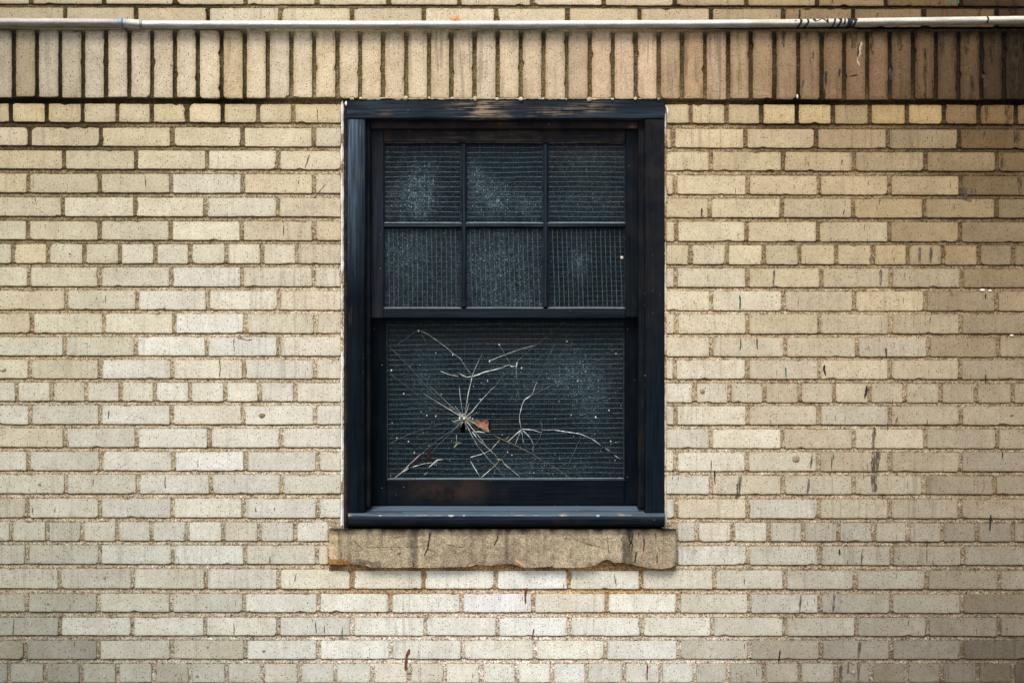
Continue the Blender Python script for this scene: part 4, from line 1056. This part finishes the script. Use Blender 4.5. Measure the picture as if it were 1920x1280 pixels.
# wooden sill of the window: sloped top, step, rounded nose
m_ = MB()
prof = [(947.2, .100, .9, 0), (948.5, .086, 1.0, 0), (956.5, .030, 1.0, 0), (957.6, .0285, .3, 0), (958.6, .0275, .3, 0), (959, .026, .9, 0), (963.8, -.026, 1.0, 0), (965.5, -.031, .9, .35), (968, -.0345, .4, .1), (974, -.036, .15, .05), (981, -.034, .1, .0), (985.5, -.028, .0, .0), (987.5, -.018, 0, 0), (989.5, .02, 0, 0)]  # high ch on the top faces paints the sky's reflection
xs_ = list(np.arange(652.5, 1246.5, 5)) + [1246.5]
vs = []; cs = []
PXs = [(710,.9),(786,.8),(812,.9),(822,.9),(846,1),(871,.8),(1124,.9),(1058,.7),(1164,.8),(1170,.7),(655,.8)]
for x_ in xs_:
    wv_ = (float(vnoise(x_/40, 3, 40)) - .5)*.9
    for (py_, yy, ch, br) in prof:
        bb = br*0
        if 963 < py_ < 967:
            bb = max([0] + [q*math.exp(-((x_-a)/5.0)**2) for a, q in PXs]) * 1.3 + .12
        vs.append(P(x_, py_ + wv_*.6, yy + (float(vnoise(x_/12, py_/4, 41))-.5)*.0008)); cs.append((ch*2.6 if ch > .8 else ch*.5, min(1.4, bb), .12))
N_ = len(prof); fs = [(i*N_+j, i*N_+j+1, (i+1)*N_+j+1, (i+1)*N_+j) for i in range(len(xs_)-1) for j in range(N_-1)]
fs += [tuple(range(N_))[::-1], tuple((len(xs_)-1)*N_+j for j in range(N_))]
m_.add(vs, fs, cs)
m_.build('wooden_sill', M_PH, win)['label'] = 'sloping black wooden sill with chipped nose edge'
# chips on the nose where pale primer shows
for x_, w_, l_ in ((655,2,4),(713,1.6,8),(763,1.2,6),(797,1.8,10),(822,2,14),(846,3,12),(870,2.4,5),(1057,1.6,18),(1121,3.2,7),(1165,1.8,10),(1180,1.2,12),(974,1,20),(1005,1,14),(925,1,16)):
    m_ = MB(); stroke(m_, [(x_-l_/2, 966), (x_, 966.4 + (w_ > 2.5)*.6), (x_+l_/2, 966)], w_, w_*.7, y=-.0355, th=.001, col=L3(216, 214, 202, .8), jit=.5); m_.build('paint_chip', M_COLOR, win)

# ------------------------------------------------------------------ CONDUIT
pipe = thing('conduit_pipe', 'thin grey metal conduit running across the wall above the window', 'pipe', P(960, 47, -0.034))
CY = [(-700,42),(0,42.5),(225,43.4),(262,46.4),(600,47),(960,47.0),(1250,45.8),(1500,44),(1700,40.8),(1900,38.2),(2700,33)]
cyx = [p[0] for p in CY]; cyy = [p[1] for p in CY]
YP = -0.034
def tube_x(m_, x0, x1, rfun, step=8, col=None, seg=20):
    xs_ = list(np.arange(x0, x1, step)) + [x1]; vs = []; cs = []
    for x_ in xs_:
        c = P(x_, float(np.interp(x_, cyx, cyy)), YP); r = rfun(x_)*S
        for k in range(seg):
            a = 2*math.pi*k/seg
            vs.append((c[0], c[1] - r*math.cos(a), c[2] + r*math.sin(a)))
            f = 1.0
            if math.sin(a) < -.1: f = .24 + .18*float(vnoise(x_/14, k, 50))     # darker underside
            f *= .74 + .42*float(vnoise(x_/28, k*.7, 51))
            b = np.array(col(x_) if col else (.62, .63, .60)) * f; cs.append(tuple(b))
    fs = []
    for i in range(len(xs_)-1):
        for k in range(seg):
            k2 = (k+1) % seg; fs.append((i*seg+k, i*seg+k2, (i+1)*seg+k2, (i+1)*seg+k))
    fs += [tuple(range(seg))[::-1], tuple((len(xs_)-1)*seg+k for k in range(seg))]
    m_.add(vs, fs, cs, True)
def pc(x):
    if x < 225: return (.44, .42, .37)
    return (.70, .685, .63) if x < 1400 else (.62, .58, .48)
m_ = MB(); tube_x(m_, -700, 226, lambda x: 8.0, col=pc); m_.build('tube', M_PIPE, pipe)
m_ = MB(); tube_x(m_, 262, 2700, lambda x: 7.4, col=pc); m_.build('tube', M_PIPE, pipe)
cp = MB()
tube_x(cp, 223, 231, lambda x: 9.6, 1.0, lambda x: (.28, .40, .45)); tube_x(cp, 231.5, 233, lambda x: 8.6, .7, lambda x: (.10, .12, .13))
tube_x(cp, 233.2, 238.5, lambda x: 9.2 - .1*(x-233), 1.0, lambda x: (.42, .50, .50)); tube_x(cp, 238.8, 263.5, lambda x: 8.6 + (.55 if int((x-239)/1.6) % 2 else 0), 1.6, lambda x: (.56, .56, .50))
tube_x(cp, 263.8, 268, lambda x: 8.7, 1.0, lambda x: (.30, .27, .27))
cp.build('coupling', M_PIPE, pipe)['label'] = 'threaded coupling with two blue-grey locking rings'
m_ = MB(); stroke(m_, [(231, 50), (236, 56), (242, 61), (248, 62)], 4, 2.5, y=-.026, th=.004, col=(.03, .03, .03)); m_.build('hook_strap', M_COLOR, pipe)
# thin cable under the left stretch
m_ = MB(); vs = []; xs_ = list(range(-700, 236, 8))
for x_ in xs_:
    c = P(x_, 52.0 + .4*math.sin(x_/60) + (1.5*(x_/235) if x_ > 0 else 0), -.022)
    for k in range(6): a = k*math.pi/3; vs.append((c[0], c[1] - 1.2*S*math.cos(a), c[2] + 1.2*S*math.sin(a)))
m_.add(vs, [(i*6+k, i*6+(k+1) % 6, (i+1)*6+(k+1) % 6, (i+1)*6+k) for i in range(len(xs_)-1) for k in range(6)], L3(190, 176, 150, .7), True)
m_.build('cable', M_COLOR, pipe)
# blue-black spray marks wrapped round the pipe; v = -1 top .. 1 bottom
def pmark(m_, pts, wd, r=7.4, col=L3(18, 26, 44)):
    vs = []; Q = []
    for (a, b) in zip(pts[:-1], pts[1:]):
        for i in range(6): Q.append((a[0]+(b[0]-a[0])*i/6, a[1]+(b[1]-a[1])*i/6))
    Q.append(pts[-1])
    for (x_, v_) in Q:
        ww = wd/2*(1 + rng.uniform(-.2, .2)); ang = -math.asin(max(-1, min(1, v_)))
        c = P(x_, float(np.interp(x_, cyx, cyy)), YP)
        for sx_ in (-1, 0, 1):
            rr = (r + .45)*S; vs.append((c[0] + sx_*ww*S, c[1] - rr*math.cos(ang), c[2] + rr*math.sin(ang)))
    m_.add(vs, [(i*3+j, i*3+3+j, i*3+4+j, i*3+1+j) for i in range(len(Q)-1) for j in range(2)], col)
for ms in [[([(1491,-.6),(1490,-.2)],2.2)],[([(1500,-1),(1501,-.3),(1499,.4),(1495,1)],4.5)],[([(1513,-1),(1514,0),(1511,.6),(1508,1)],4)],
           [([(1525,-1),(1526,-.3)],5),([(1526,-.1),(1534,-.45),(1541,-.9)],3.5),([(1541,-.9),(1548,-.2),(1550,.2)],4),([(1550,-.8),(1550,.2)],4)],
           [([(1565,-1),(1563,0),(1560,1)],3.6)],[([(1573,-1),(1575,-.2),(1573,.4),(1570,1)],4.5),([(1577,-1),(1576,0)],2.5)],[([(1583,-1),(1582,0),(1581,.7)],3.2)],
           [([(1592,-1),(1592,0),(1591,1)],9),([(1598,-1),(1597,-.2)],6)],[([(1602,-1),(1602,0),(1599,1)],5),([(1605,-.6),(1605,-.3)],3)],[([(1849,-1),(1850,0),(1848,.8)],3.4)]]:
    m_ = MB()
    for pts, wd in ms: pmark(m_, pts, wd)
    m_.build('spray_mark', M_COLOR, pipe)
# pipe strap saddles with screws
for x_ in (1598,):
    pass

# leaf caught behind the pipe
lf = MB(); pts = [(843,41),(843.5,35),(848,32),(853,30.5),(859,31),(861,34),(864,39),(862,42)]
vs = [P(a, b, -.016 + .0015*math.sin(a)) for a, b in pts] + [P(853, 37, -.020)] + [P(a, b, -.0145 + .0015*math.sin(a)) for a, b in pts]
n = len(pts); lf.add(vs, [(i, (i+1) % n, n) for i in range(n)] + [(i, n+1+i, n+1+(i+1) % n, (i+1) % n) for i in range(n)] + [tuple(n+1+i for i in range(n))], L3(214, 160, 100, .85))
off = P(853, 42, -.016)
leaf = lf.build('dry_leaf', M_COLOR)
tag(leaf, 'small orange dry leaf caught behind the grey pipe', 'leaf')

# ------------------------------------------------------------------ ROOM BEHIND THE GLASS
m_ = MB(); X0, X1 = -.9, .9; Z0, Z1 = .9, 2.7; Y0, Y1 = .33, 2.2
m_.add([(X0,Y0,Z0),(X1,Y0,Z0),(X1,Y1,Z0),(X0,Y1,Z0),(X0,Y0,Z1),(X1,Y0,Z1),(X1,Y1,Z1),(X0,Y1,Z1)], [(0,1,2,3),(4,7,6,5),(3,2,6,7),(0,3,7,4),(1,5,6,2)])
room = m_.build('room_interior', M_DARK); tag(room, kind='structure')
# scrap of orange patterned paper behind the hole, and dark red scraps further down
def scrap(name, pts, y, cols, lab, cat):
    m_ = MB(); n = len(pts); cx_ = sum(p[0] for p in pts)/n; cy_ = sum(p[1] for p in pts)/n
    vs = [P(a, b, y + .002*math.sin(a*.7)) for a, b in pts] + [P(cx_, cy_, y-.002)] + [P(a, b, y + .001 + .002*math.sin(a*.7)) for a, b in pts]
    cs = [cols[i % len(cols)] for i in range(n)] + [cols[0]] + [cols[i % len(cols)] for i in range(n)]
    m_.add(vs, [(i, (i+1) % n, n) for i in range(n)] + [(i, n+1+i, n+1+(i+1) % n, (i+1) % n) for i in range(n)] + [tuple(n+1+i for i in range(n))], cs)
    o = m_.build(name, M_STONE); tag(o, lab, cat, 'paper scraps in the broken lower pane'); return o
scrap('torn_paper', [(886,786),(894,785),(900,787),(908,785.5),(915,787),(917,792),(915,800),(918,810),(911,809),(905,803),(897,801),(891,796)], YL2+.010, [L3(204,150,120,.7), L3(204,178,150,.75), L3(168,100,76,.65)], 'bright orange scrap of paper seen through the hole in the cracked pane', 'paper scrap')
scrap('torn_paper', [(806,842),(811,845),(806,856),(801,872),(797,866),(799,852)], YL2-.0015, [L3(74,58,54,.4), L3(44,38,40,.4)], 'narrow brownish red scrap stuck behind cracks at lower left of the pane', 'paper scrap')
scrap('torn_paper', [(786,854),(789,861),(779,869),(770,876),(760,885),(766,877),(776,867)], YL2-.0015, [L3(66,44,50,.45), L3(40,32,38,.4)], 'dark red scrap beside the lowest left corner of the cracked pane', 'paper scrap')

# ------------------------------------------------------------------ GROUND
m_ = MB(); g = 60
m_.add([(-g,-g,0),(g,-g,0),(g,g,0),(-g,g,0)], [(0,1,2,3)], (1,1,1))
gr = m_.build('pavement', M_CONC); tag(gr, kind='structure')
